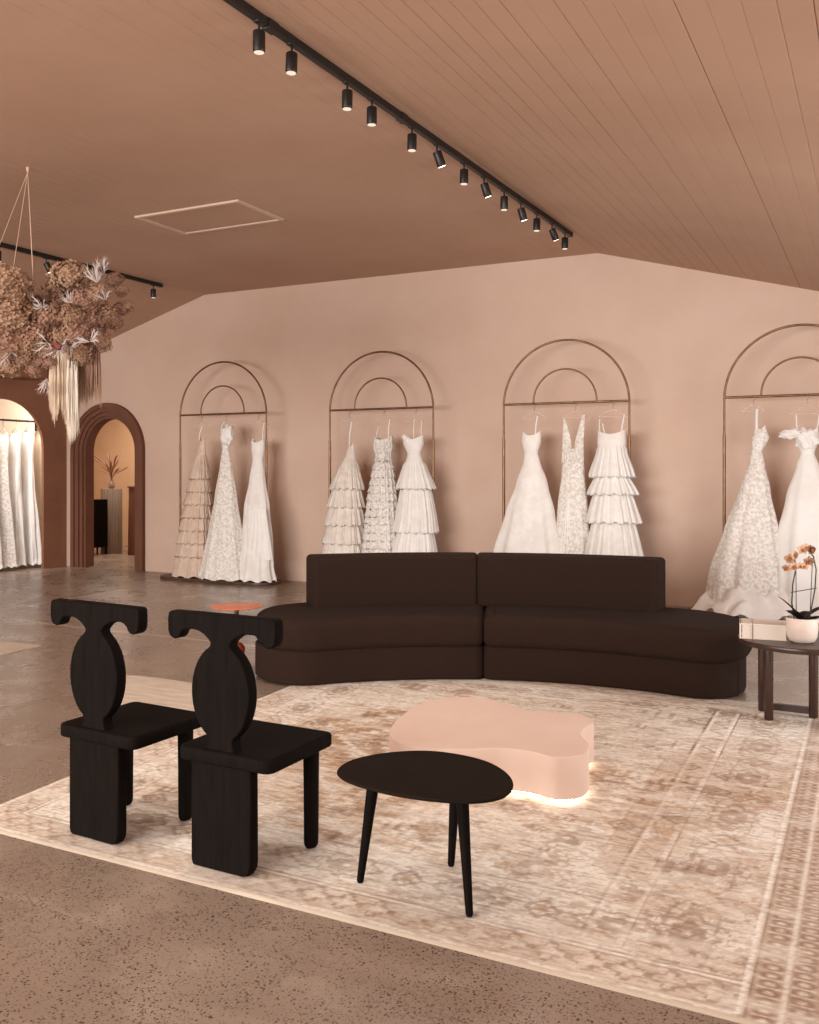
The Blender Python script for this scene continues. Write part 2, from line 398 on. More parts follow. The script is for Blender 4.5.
def rug_colour(X, Y, x0, x1, y0, y1):
    cream = np.array(lin(230,221,208)[:3]); tan = np.array(lin(190,160,133)[:3]); gold = np.array(lin(186,148,108)[:3])
    brown = np.array(lin(130,98,76)[:3]); pale = np.array(lin(242,235,224)[:3]); grey = np.array(lin(158,138,124)[:3])
    rose = np.array(lin(186,160,138)[:3])
    col = np.zeros(X.shape+(3,)) + cream
    def lay(mask, c):
        nonlocal col
        m = np.clip(mask, 0, 1)[..., None]; col = col*(1-m) + c*m
    q = .009
    Xq, Yq = np.floor(X/q)*q, np.floor(Y/q)*q
    wear = fbm(X, Y, 2.0, 3.2, 21); streak = fbm(X, Y, 9, 34, 11); dash = fbm(X, Y, 22, 110, 131, 3); grain = fbm(X, Y, 60, 90, 31, 2)
    def ol(D, at, w): return 1-ss(w*.55, w, np.abs(D-at))
    W = .35+.65*ss(.36, .60, wear*.45+streak*.35+grain*.2)
    dl, dr, db, dt = X-x0, x1-X, Y-y0, y1-Y
    mb = np.minimum(np.minimum(dl, db), dt)
    cx, cy = x0+1.22, (y0+y1)/2
    field = (dl > .50)*(dr > 1.0)*(db > .50)*(dt > .50)*1.0
    side = (dr < 1.0)*(dr > .45)*(db > .2)*(dt > .2)
    # broad washes
    lay(.55*ss(.46, .62, fbm(X, Y, 1.5, 2.0, 41))*ss(.40, .60, streak), tan)
    mid = np.exp(-(((X-cx)/.95)**2+((Y-cy)/.95)**2))
    lay(mid*.75*ss(.44, .58, streak*.5+grain*.2+fbm(X, Y, 5, 7, 44)*.3), gold)
    lay(side*.55*ss(.45, .6, fbm(X, Y, 2, 4, 47)), rose)
    # stepped hooked medallions
    r = np.random.default_rng(5)
    for mx, my, a, b in ((cx, cy, .80, .98), (cx, cy, .50, .62), (cx, cy, .26, .34)):
        st = .045
        Xs_, Ys_ = np.round((X-mx)/st)*st, np.round((Y-my)/st)*st
        D = np.abs(Xs_)/a + np.abs(Ys_)/b
        Ds = np.abs(X-mx)/a+np.abs(Y-my)/b
        lay(field*ol(D, 1.0, .055/a)*.8*W, brown); lay(field*ol(D, .93, .04/a)*.6*W, gold); lay(field*ol(D, .86, .03/a)*.65, pale)
        th = (np.abs(Xs_)-np.abs(Ys_)) % .18
        lay(field*ol(D, 1.1, .09/a)*(th < .09)*.6*W, gold)
    for k in range(240):
        mx, my = r.uniform(x0+.52, x1-.50), r.uniform(y0+.50, y1-.50); a = r.uniform(.03, .085); b = a*r.uniform(.6, 1.2)
        i0, i1 = np.searchsorted(X[0], [mx-a*2.2, mx+a*2.2]); j0, j1 = np.searchsorted(Y[:, 0], [my-b*2.2, my+b*2.2])
        sl = (slice(j0, j1), slice(i0, i1))
        if j1-j0 < 3 or i1-i0 < 3: continue
        xx, yy = (Xq[sl]-mx)/a, (Yq[sl]-my)/b
        kind = k % 5
        if kind == 0: m_ = ol(np.abs(xx)+np.abs(yy), 1, .28)+ol(np.abs(xx)+np.abs(yy), .4, .2)
        elif kind == 1: m_ = ol(np.maximum(np.abs(xx), np.abs(yy)), .9, .25)*(yy < .5)+ol(np.abs(xx), 0, .2)*(np.abs(yy) < .9)
        elif kind == 2: th = np.arctan2(yy, xx); m_ = ol(np.hypot(xx, yy), .7+.3*np.cos(6*th), .26)
        elif kind == 3: m_ = ol(yy, .55*np.sin(xx*3.2), .3)*(np.abs(xx) < 1.8)
        else: m_ = ((np.abs(xx) < 1.1)*(np.abs(yy) < .28) + (np.abs(xx) < .3)*(np.abs(yy) < 1.0))*.9
        c = (brown, gold, brown, grey, rose)[(k*7) % 5]
        mm = np.clip(m_*W[sl]*.62, 0, 1)[..., None]; col[sl] = col[sl]*(1-mm)+c*mm
    # wandering vine outlines
    n1 = fbm(Xq, Yq, 5, 6.5, 61, 2); n2 = fbm(Xq+9, Yq+3, 10, 12, 71, 2)
    f2 = np.maximum(field, side)
    for lv, c, s in ((.40, brown, .5), (.50, gold, .5), (.58, grey, .42)): lay(f2*ol(n1, lv, .013)*s*W, c)
    lay(f2*ol(n2, .47, .016)*.42*W, brown); lay(f2*ol(n2, .6, .016)*.5, pale)
    def band(lo, hi, D, c, s): lay(ss(lo-.003, lo, D)*(1-ss(hi, hi+.003, D))*s, c)
    # main border: pale ground, palmettes linked by a vine
    W0 = W
    def border(al, ac, sel, ctr, half, step, c1):
        sel = sel*1.0; W = .5+.5*W0
        lay(sel*.40*ss(.4, .6, 1-wear), pale)
        t = np.floor(al/q)*q; n = np.floor(ac/q)*q-ctr
        tt = (t % step)-step/2; th = np.arctan2(n, tt)
        D = np.hypot(tt/(half*.95), n/(half*.62)) / (1+.12*np.cos(8*th))
        for lv, w_, c, s in ((1, .12, brown, .62), (.80, .08, c1, .5), (.55, .14, brown, .7), (.30, .2, brown, .6)): lay(sel*ol(D, lv, w_)*s*W, c)
        vine = np.sin(t*2*PI/step)*half*.55
        lay(sel*(D > 1.1)*ol(n, vine, .011)*.6*W, c1); lay(sel*(D > 1.1)*ol(n, -vine, .009)*.45*W, brown)
        t2 = ((t+step/2) % step)-step/2
        D2 = np.abs(t2)/(half*.45)+np.abs(n)/(half*.5); lay(sel*ol(D2, 1, .2)*.6*W, brown); lay(sel*(D2 < .5)*.5*W, gold)
        n3 = fbm(Xq*1.0+4, Yq, 16, 16, 171, 2); lay(sel*(D > 1.1)*ol(n3, .5, .03)*.38*W, brown)
    d2 = np.minimum(np.minimum(dl, db), dt)
    isb, ist, isl = (d2 == db)*(dr > .44), (d2 == dt)*(dr > .44), (d2 == dl)*1
    border(X, db, isb*(db > .19)*(db < .47), .33, .12, .46, rose)
    border(X, dt, ist*(dt > .19)*(dt < .47), .33, .12, .46, rose)
    border(Y, dl, isl*(dl > .19)*(dl < .47), .33, .12, .46, rose)
    border(Y, dr, side*(dr > .47)*(dr < .78), .63, .13, .50, rose)
    band(.475, .484, np.where(dr > .9, d2, 9), brown, .30)
    # outer guard
    for D, al, s in ((db, X, isb + (d2 == db)*(dr <= .44)*(db < .17)), (dt, X, ist), (dl, Y, isl)):
        s = np.clip(s, 0, 1)
        lay(s*(D > .035)*(D < .165)*.50, rose)
        t = np.floor(al/.008)*.008; n = np.floor(D/.008)*.008-.10
        tt = (t % .11)-.055; th = np.arctan2(n, tt); DD = np.hypot(tt/.042, n/.04)/(1+.25*np.cos(4*th))
        g = s*(D > .035)*(D < .165)
        lay(g*ol(DD, 1, .2)*.6*W, brown); lay(g*(DD < .4)*.6*W, cream); lay(g*ol(np.abs(n), .025*(1+np.sin(t*57)), .007)*.5, cream)
        for a_ in (.165, .185): lay(s*ol(D, a_, .006)*.55*W, brown)
        lay(s*ol(D, .175, .007)*.7, pale)
        lay(s*ol(D, .036, .004)*.4, brown)
    # right-hand guards
    R = (dr < .455)*(dr > .03)*1.0
    lay(R*(dr > .27)*.62, rose); lay(R*(dr > .27)*.25, brown); lay(R*(dr < .24)*.35, rose)
    for lo, hi, st in ((.285, .345, .045), (.365, .425, .045), (.13, .225, .075)):
        t = ((Y+lo) % st)/st; n = (dr-(lo+hi)/2)/((hi-lo)/2); s = R*(np.abs(n) < 1)
        lay(s*ol(np.hypot((t-.5)*2.1, n), .75, .28)*.7*W, brown); lay(s*(np.hypot((t-.5)*2.4, n) < .35)*.6, cream)
        lay(s*(t < .14)*.45, pale)
    for a_ in (.355,): lay(R*ol(dr, a_, .006)*.6, pale)
    for a_, w_ in ((.252, .011), (.452, .011), (.115, .006)): lay(ol(dr, a_, w_)*.9*(db > .03), pale)
    for a_ in (.268, .436, .238): lay(ol(dr, a_, .006)*.6*W, brown)
    # ladder stripe with zig-zag, fading in and out
    L = (db > .22)*(dt > .30); bw = .25+.75*ss(.36, .5, fbm(X*0+2, Y, 1, 1.3, 91))
    for c_, w_, cc in ((.795, .010, pale), (.895, .010, pale), (.782, .005, brown), (.91, .005, brown)): lay(L*ol(dr, c_, w_)*.95*bw, cc)
    zz = np.abs(((Y % .15)/.15)*2-1)*.075+.808
    lay(L*(dr > .805)*(dr < .885)*ol(dr, zz, .010)*.65*bw, brown)
    lay(L*ol(dr, 1.0, .006)*.55*bw*(fbm(X*0, Y, 3, 2, 7) > .5), brown)
    # worn dashes, pale rubbing, binding
    dens = fbm(X, Y, 1.3, 1.9, 201)
    lay(.38*ss(.57, .67, dash+.16*(dens-.5)), brown)
    lay(.32*ss(.55, .68, fbm(X, Y, 16, 90, 211, 3)+.3*(dens-.5)), rose)
    lay(.50*ss(.55, .70, fbm(X, Y, 4, 13, 221)), cream)
    lay(.25*ss(.5, .7, fbm(X, Y, 90, 120, 231, 2)), grey)
    e = np.minimum(mb, dr)
    lay((e < .014)*1.0, np.array(lin(186,170,152)[:3]))
    return col
def make_rug(name, x0, x1, y0, y1, step, label, z=.006, skew=0):
    nx, ny = int((x1-x0)/step), int((y1-y0)/step)
    X, Y = np.meshgrid(np.linspace(x0, x1, nx), np.linspace(y0, y1, ny))
    col = rug_colour(X, Y, x0, x1, y0, y1)
    e = np.minimum(np.minimum(X-x0, x1-X), np.minimum(Y-y0, y1-Y))
    Z = z*ss(-.001, .014, e) + .0012*(vnoise(X, Y, 2, 2, 9)-.5)*(e > .03)
    Z = Z + .004*np.exp(-((X+1.75)/.12)**2)*np.exp(-((Y-y0)/.05)**2)*(e > .001)
    Xs = X - skew*(Y-y0)*np.clip((x1-X)/(x1-x0), 0, 1)
    co = np.stack([Xs, Y, Z], -1).reshape(-1, 3)
    i = np.arange(nx*ny).reshape(ny, nx)
    F = np.stack([i[:-1, :-1], i[:-1, 1:], i[1:, 1:], i[1:, :-1]], -1).reshape(-1, 4)
    me = bpy.data.meshes.new(name)
    me.vertices.add(len(co)); me.vertices.foreach_set('co', co.ravel())
    me.loops.add(F.size); me.loops.foreach_set('vertex_index', F.ravel())
    me.polygons.add(len(F)); me.polygons.foreach_set('loop_start', np.arange(len(F))*4)
    me.update(calc_edges=True)
    at = me.attributes.new('weave', 'FLOAT_COLOR', 'POINT')
    at.data.foreach_set('color', np.concatenate([col.reshape(-1, 3), np.ones((nx*ny, 1))], 1).ravel())
    me.polygons.foreach_set('use_smooth', [True]*len(F))
    me.materials.append(M['rug'])
    o = bpy.data.objects.new(name, me); C.objects.link(o)
    return tag(o, label, 'rug')
m = mat('woven_rug', lin(210,190,170), .95, spec=.15); M['rug'] = m
a = nd(m, 'ShaderNodeAttribute', attribute_name='weave'); v = coords(m)
wn = nd(m, 'ShaderNodeTexWave', _Scale=160.0, _Distortion=2.0); ln(m, v, wn.inputs[0])
c = mixc(m, ramp(m, noise_n(m, coords(m, (1, 3, 1)), 150, 3, .7), .35, .7, 0, .16), a.outputs['Color'], lin(140,112,92))
ln(m, c, pb(m).inputs['Base Color']); bump(m, noise_n(m, v, 260, 2), .35, .003)
make_rug('area_rug', -3.14, .14, 2.38, 5.66, .0065, 'large faded cream and tan patterned rug under the chairs, tables and sofa front', skew=.05)
# pale round-cornered rug tucked under the big one, and the small rug far left
def plain_rug(name, pts, label, z):
    bm = BM(); o = smooth_loop(pts, 8); slab(bm, o, [(0.0, 0), (z*.7, 0), (z, .003)])
    return tag(obj(name, bm, 'rug_plain', None, 50), label, 'rug')
M['rug_plain'] = noisy('pale_weave', lin(204,188,170), lin(184,166,148), 5, .95, .4, 120, .003, (1, 5, 1), spec=.15)
plain_rug('pale_rug', [(-3.5, 4.59), (-3.9, 4.59), (-4.15, 4.60), (-4.34, 4.57), (-4.41, 4.48), (-4.34, 4.30), (-4.1, 4.03), (-3.8, 3.85), (-3.4, 3.7), (-3.27, 3.9), (-3.29, 4.3), (-3.34, 4.55)][::1], 'pale rounded rug on the concrete behind the two black chairs', .004)
bm = BM(); slab(bm, [Vector(p) for p in ((-7.6, 3.2), (-5.66, 3.2), (-5.66, 5.02), (-7.6, 5.02))], [(0, 0), (.006, 0), (.008, .003)])
tag(obj('entry_rug', bm, 'rug_plain'), 'corner of a pale flat rug on the open concrete at the left edge', 'rug')

# ------------------------------------------------------------------ curved sofa
SC = (-1.416, 3.361)
def sector(a0, a1, r0, r1, rs):
    """a0 > a1 in degrees from +Y towards -X; corners (outer/right-front ...) rounded"""
    rm = (r0+r1)/2; s0, s1 = -math.radians(a0)*rm, -math.radians(a1)*rm
    o = rrect(s0, s1, r0, r1, rs, 8); out = []
    # densify the long sides so they follow the arc
    n = len(o)
    for i in range(n):
        p, q = o[i], o[(i+1) % n]; k = max(1, int((q-p).length/.06))
        for j in range(k): out.append(p+(q-p)*j/k)
    return [Vector((SC[0]+t.y*math.sin(t.x/rm), SC[1]+t.y*math.cos(t.x/rm))) for t in out]
sofa = empty('curved_sofa', (0, 0, 0), 'long dark brown curved sofa with low backrest facing the pink table', 'sofa')
J = 21.4
for a0, a1, rs, ba in ((55.6, J-.15, (.08, .08, .42, .30), (45.9, 22.4)), (J+.15, -16.3, (.24, .55, .08, .08), (22.5, -2.6))):
    z0 = .009
    bm = BM(); slab(bm, sector(a0-.8*(a0 > 30), a1+.4*(a1 < 0), 2.25, 3.02, rs), round_levels(z0, .225, .02, .02)); obj('base', bm, 'sofa', sofa, 60)
    bm = BM(); slab(bm, sector(a0-.9*(a0 > 30), a1-.3*(a1 < 0), 2.215, 3.03, rs), round_levels(.215, .42, .06, .072, 7)); obj('seat_cushion', bm, 'sofa', sofa, 60)
    bm = BM(); slab(bm, sector(ba[0], ba[1], 2.73, 3.0, (.035, .035, .035, .035)), round_levels(.40, .752, .01, .03, 5)); obj('backrest', bm, 'sofa', sofa, 60)

# ------------------------------------------------------------------ black chairs
def make_chair(loc, label, rz=0):
    t = empty('carved_chair', loc, label, 'chair', 'pair of carved black chairs', rz=rz)
    half = [(0, .852), (.11, .852), (.216, .851), (.225, .844), (.228, .82), (.227, .786), (.222, .770), (.211, .760), (.196, .756), (.182, .760), (.172, .770),
            (.167, .781), (.155, .790), (.137, .795), (.114, .795), (.090, .791), (.068, .781), (.050, .767), (.041, .756), (.043, .747), (.050, .740)]
    for k in range(1, 14):
        a = math.radians(66 - k*10.1); half.append((.122*math.cos(a), .590+.164*math.sin(a)))
    half += [(.055, .444), (.052, .43), (.055, .412), (.064, .397), (.067, .38)]
    out = half + [(-x, z) for x, z in half[::-1] if x > 1e-6]
    out = [(x+.016, z) for x, z in out]
    bm = BM(); prism_y(bm, out, -.016, .030, .005); obj('backrest', bm, 'black_wood', t, 50)
    bm = BM(); slab(bm, rrect(-.160, .232, -.030, .355, (.035, .03, .03, .035)), round_levels(.353, .401, .008, .012, 3)); obj('seat', bm, 'black_wood', t, 50)
    pan = [(-.125, .355), (-.126, .02), (-.120, .004), (-.11, .0), (.092, .0), (.112, .006), (.124, .026), (.127, .05), (.125, .355)]
    pan = [(x+.021, z) for x, z in pan]
    bm = BM(); prism_y(bm, pan, -.020, .024, .007); obj('leg', bm, 'black_wood', t, 50, label='wide rear panel leg')
    for s in (-1, 1):
        bm = BM(); n = 16
        rings = []
        for z, w in ((0, .4), (.004, .75), (.014, .95), (.03, 1), (.2, 1.04), (.35, 1.1)):
            rings.append([bm.verts.new((s*.158+.017+.024*w*math.cos(q), .290+.030*w*math.sin(q), z)) for q in [2*PI*k/n for k in range(n)]])
        for A_, B_ in zip(rings, rings[1:]):
            for k in range(n): bm.faces.new([A_[k], A_[(k+1) % n], B_[(k+1) % n], B_[k]])
        bm.faces.new(rings[0][::-1]); bm.faces.new(rings[-1]); obj('leg', bm, 'black_wood', t, 60)
    return t
make_chair((-2.55, 2.495, .009), 'black carved wooden chair at the rug\'s left edge, farther from the black table', -.05)
make_chair((-1.975, 2.49, .009), 'black carved wooden chair standing nearer the small black three-legged table', -.02)

# ------------------------------------------------------------------ small black table
t = empty('side_table', (-1.28, 2.66, .009), 'small black pebble-topped table with three splayed legs on the rug', 'table')
o = smooth_loop([(x+1.28, y-2.66) for x, y in [(-1.44, 2.475), (-1.26, 2.45), (-1.08, 2.485), (-.995, 2.57), (-1.0, 2.68), (-1.07, 2.79), (-1.19, 2.87), (-1.36, 2.88), (-1.49, 2.80), (-1.565, 2.67), (-1.545, 2.54)]], 8)
bm = BM(); slab(bm, o, [(.357, .02), (.361, .006), (.366, .001), (.369, 0), (.372, .001), (.373, .003)]); obj('tabletop', bm, 'table_black', t, 50)
for (ax, ay), (bx, by) in (((-.172, -.04), (-.222, -.045)), ((.025, .165), (-.01, .20)), ((.136, -.045), (.183, -.095))):
    bm = BM(); tube(bm, [(bx, by, 0), (bx, by, .006), (bx+(ax-bx)*.5, by+(ay-by)*.5, .18), (ax, ay, .355)], [.009, .0115, .016, .021], 16); obj('leg', bm, 'black_wood', t, 60)

# ------------------------------------------------------------------ pink cloud table with glow
t = empty('coffee_table', (-1.5, 3.85, .009), 'low blush pink cloud-shaped coffee table glowing at its foot', 'coffee table')
pk = [(-1.72, 3.41), (-1.53, 3.47), (-1.39, 3.56), (-1.25, 3.575), (-1.13, 3.55), (-1.05, 3.635), (-1.065, 3.78), (-1.14, 3.92), (-1.15, 4.03), (-1.14, 4.12), (-1.175, 4.19), (-1.24, 4.235), (-1.36, 4.22), (-1.48, 4.20), (-1.64, 4.28),
      (-1.80, 4.32), (-1.95, 4.24), (-2.01, 4.08), (-2.0, 3.90), (-1.97, 3.72), (-1.89, 3.52)]
o = smooth_loop([((x+1.5)*.972, (y-3.72)*.972-.13) for x, y in pk], 8)
bm = BM(); slab(bm, o, round_levels(.024, .195, .003, .005, 3)); obj('tabletop', bm, 'pink', t, 50)
bm = BM(); slab(bm, inset(o, .05), [(0, 0), (.026, 0)]); obj('plinth', bm, 'cream', t, 50)
ins = inset(o, .030)
bm = BM(); tube(bm, [(p[0], p[1], .017) for p in ins], .005, 6, closed=True); obj('light_strip', bm, 'led', t, 60)

# ------------------------------------------------------------------ orange glass table
t = empty('glass_table', (-3.72, 4.87, 0), 'small round amber glass table on one stem left of the sofa', 'table')
bm = BM(); lathe(bm, [(.02, .452), (.165, .452), (.17, .456), (.165, .46), (.02, .46)], 40); obj('tabletop', bm, 'orange', t, 50)
bm = BM(); lathe(bm, [(.013, .40), (.014, .402), (.014, .45), (.013, .452)], 16); obj('collar', bm, 'dark_wood', t, 50)
bm = BM(); lathe(bm, [(.011, .2), (.011, .402)], 16); obj('stem', bm, 'amber', t, 50)
bm = BM(); lathe(bm, [(.012, .225)]+[(.012+.043*math.sin(a), .175+.05*math.cos(a)) for a in [PI*k/12 for k in range(1, 12)]]+[(.02, .12), (.05, .09)]+[(.03+.045*math.sin(a), .05+.045*math.cos(a)) for a in [PI*k/10 for k in range(1, 10)]]+[(.06, .0)], 28); obj('base', bm, 'amber', t, 60)

# ------------------------------------------------------------------ right-hand side table with pot and box
t = empty('round_side_table', (-.375, 5.38, .009), 'round dark walnut side table with straight legs beside the sofa', 'table')
zt = .43
bm = BM(); lathe(bm, [(.31, zt-.03), (.318, zt-.026), (.322, zt-.012), (.32, zt-.003), (.314, zt)], 64); obj('tabletop', bm, 'dark_wood', t, 50)
for x, y in ((-.205, .09), (-.155, -.09), (.055, .06), (.17, -.10)):
    bm = BM(); lathe(bm, [(.02, 0), (.0235, .003), (.0235, zt-.03)], 20, (x, y)); obj('leg', bm, 'dark_wood', t, 50)
bm = BM(); box(bm, -.2, .055, .06, .095, .015, .05, .004); obj('low_bar', bm, 'dark_wood', t)  # dark bar set low between the legs
ztw = zt+.009
t = empty('orchid_pot', (-.365, 5.28, ztw), 'round blush ceramic pot on the walnut table by the orchid', 'plant pot')
t['label'] = 'round blush ceramic plant pot holding the peach orchid'
bm = BM(); lathe(bm, [(.045, 0), (.062, .006), (.074, .03), (.079, .07), (.080, .125), (.078, .128), (.074, .125), (.072, .10)], 40); obj('pot_wall', bm, 'pot', t, 60)
bm = BM(); lathe(bm, [(.073, .095), (.073, .108)], 30); obj('soil', bm, 'soil', t, 60)
oc = empty('potted_orchid', (-.365, 5.28, ztw+.10), 'peach orchid with two flower stems and dark leaves in the blush pot', 'orchid')
def leaf(L, w, az, lift, bend):
    bm = BM(); n = 12; rows = []
    for i in range(n+1):
        s = i/n; r = L*s*math.cos(lift*(1-.3*s)); z = L*s*math.sin(lift)-bend*s*s
        ww = w*math.sin(PI*min(.98, .08+s*.92))**.7
        row = []
        for j in (-1, -.5, 0, .5, 1):
            row.append(bm.verts.new((r*math.cos(az)-j*ww*math.sin(az), r*math.sin(az)+j*ww*math.cos(az), z+abs(j)*ww*.35+.008)))
        rows.append(row)
    for a_, b_ in zip(rows, rows[1:]):
        for j in range(4): bm.faces.new([a_[j], a_[j+1], b_[j+1], b_[j]])
    r_ = bmesh.ops.solidify(bm, geom=bm.faces[:], thickness=.003)
    return obj('leaf', bm, 'leaf', oc, 60)
leaf(.17, .022, PI+.45, 1.0, .01); leaf(.15, .034, .35, .75, .02); leaf(.13, .03, -.3, .45, .03); leaf(.13, .034, 2.4, .55, .03); leaf(.12, .03, 1.3, .6, .03); leaf(.10, .03, -1.2, .5, .02); leaf(.11, .034, 4.0, .7, .02)
s1 = [(-.035, 0, 0), (-.050, 0, .10), (-.045, 0, .20), (-.030, 0, .28), (-.036, -.01, .335), (-.06, -.02, .345)]
s2 = [(.03, 0, 0), (.045, 0, .08), (.062, 0, .18), (.068, 0, .28), (.055, 0, .35), (.025, -.01, .385), (.005, -.02, .37)]
for s in (s1, s2):
    bm = BM(); tube(bm, s, .0035, 8); obj('flower_stem', bm, 'leaf', oc, 60)
for s in ([(-.028, .004, 0), (-.030, .004, .29)], [(.036, .004, 0), (.050, .004, .33)], [(-.055, .002, .155), (.07, .002, .185)]):
    bm = BM(); tube(bm, s, .0022, 6); obj('support_stick', bm, 'leaf', oc, 60)
def bloom(p, yaw, pitch, sz, parent, proto=[None]):
    if proto[0] is None:
        bm = BM()
        for k, (L, w) in enumerate([(.034, .013), (.036, .019), (.032, .012), (.032, .012), (.036, .019)]):
            a = PI/2 + k*2*PI/5; n = 6; rows = []
            for i in range(n+1):
                q = i/n; ww = w*math.sin(PI*(.12+.86*q)); 
                rows.append([bm.verts.new((L*q*math.cos(a)-j*ww*math.sin(a), -.004-.008*math.sin(PI*q)+.006*abs(j), L*q*math.sin(a)+j*ww*math.cos(a))) for j in (-1, 0, 1)])
            for a_, b_ in zip(rows, rows[1:]):
                for j in range(2): bm.faces.new([a_[j], a_[j+1], b_[j+1], b_[j]])
        bmesh.ops.solidify(bm, geom=bm.faces[:], thickness=.0015)
        f = obj('flower', bm, 'petal', parent, 60)
        bm = BM(); bmesh.ops.create_icosphere(bm, subdivisions=2, radius=.009, matrix=Matrix.Translation((0, -.014, -.004)) @ Matrix.Diagonal((1, 1.3, 1.2, 1)))
        obj('throat', bm, 'petal_dark', f, 60); proto[0] = f
    else: f = copy_tree(proto[0], parent)
    f.location = p; f.rotation_euler = (pitch, 0, yaw); f.scale = (sz,)*3
for p, y, pi_, s in (((-.058, -.03, .335), .2, .1, 1.05), ((-.035, -.03, .355), .9, .0, .95), ((-.040, -.03, .295), .5, .2, 1.0), ((-.075, -.03, .285), -.3, .3, .8), ((-.01, -.03, .30), .6, .1, .75),
                  ((.005, -.03, .385), .1, .0, 1.0), ((.045, -.03, .385), .7, -.1, 1.0), ((.022, -.03, .395), .3, -.2, .9), ((.035, -.03, .325), .4, .1, 1.05), ((.015, -.03, .30), -.2, .2, .85)):
    bloom(p, y, pi_, s*.82, oc)
t = empty('keepsake_box', (-.565, 5.335, ztw), 'cream cloth keepsake box lying on the walnut side table', 'box', rz=.13)
bm = BM(); box(bm, -.105, .115, -.085, .085, .004, .076, .003); obj('box_body', bm, 'page', t)
bm = BM(); box(bm, -.118, .118, -.09, .09, .074, .082, .002); box(bm, -.118, .118, -.09, .09, .0, .006, .002); box(bm, -.118, -.108, -.09, .09, .0, .082, .003); obj('cover', bm, 'book', t)
bm = BM(); box(bm, -.055, -.051, -.0905, .0905, -.0, .0835); obj('ribbon', bm, 'hook', t)

# ------------------------------------------------------------------ garment racks
def make_rack(cx, label, cy=8.95, R=.645):
    t = empty('arched_rack', (cx, cy, 0), label, 'clothes rack', 'arched brass dress racks')
    bm = BM(); slab(bm, rrect(-.86, .80, -.24, .20, (.2, .19, .19, .2), 10), round_levels(.0, .035, .004, .008, 3)); obj('base', bm, 'base_wood', t, 50)
    s = 2.01
    bm = BM(); tube(bm, [(-R*math.cos(PI*k/40), 0, s-.032+R*math.sin(PI*k/40)) for k in range(41)], .011, 12); obj('outer_arch', bm, 'brass', t, 60)
    r = .325
    bm = BM(); tube(bm, [(-r*math.cos(PI*k/30), 0, s+.0+r*math.sin(PI*k/30)) for k in range(31)], .009, 12); obj('inner_arch', bm, 'brass', t, 60)
    bm = BM(); tube(bm, [(-R, 0, s-.012), (R, 0, s-.012)], .012, 12); obj('hanging_rail', bm, 'brass', t, 60)
    for q in (-1, 1):
        bm = BM(); tube(bm, [(q*R, 0, .03), (q*R, 0, s-.03)], .010, 12); p = obj('upright', bm, 'brass', t, 60)
        bm = BM(); tube(bm, [(q*R, 0, .035), (q*R, 0, 1.66)], .0145, 12); obj('sleeve', bm, 'brass', p, 60)
        bm = BM(); lathe(bm, [(.03, .034), (.03, .042), (.018, .05)], 16, (q*R, 0)); obj('foot_flange', bm, 'brass', p, 50)
    return t
make_rack(-7.05, 'brass arched dress rack nearest the dark arched doorway')
make_rack(-4.89, 'brass arched dress rack second from the dark arched doorway')
make_rack(-2.80, 'brass arched dress rack behind the right half of the sofa')
make_rack(-.635, 'brass arched dress rack cut off by the right edge, behind the orchid')

def hanger(x, y, zb, w, dress, bar=1.985):
    t = empty('hanger', (x, y, zb), 'clear hanger carrying the ' + dress, 'hanger', 'clear hangers on the racks')
    z = min(.16, bar-.03-zb)
    bm = BM(); tube(bm, [(-w, 0, 0), (-w*.9, 0, .01), (-.02, 0, z*.6), (0, 0, z*.68), (.02, 0, z*.6), (w*.9, 0, .01), (w, 0, 0)], .005, 8)
    tube(bm, [(-w, 0, 0), (w, 0, 0)], .004, 8); obj('hanger_body', bm, 'hanger', t, 60)
    top = bar + .014 - zb + .008
    pts = [(0, 0, z*.66), (0, 0, top-.05)] + [(.022*math.sin(a)*-1+.0, 0, top-.028+.024*(-math.cos(a))) for a in [PI*k/8*1.4 for k in range(1, 9)]]
    pts = [(0, 0, z*.66), (0, 0, top-.045), (.018, 0, top-.03), (.02, 0, top-.012), (.0, 0, top), (-.02, 0, top-.012), (-.018, 0, top-.03)]
    bm = BM(); tube(bm, pts, .0028, 6); obj('hook', bm, 'hook', t, 60)

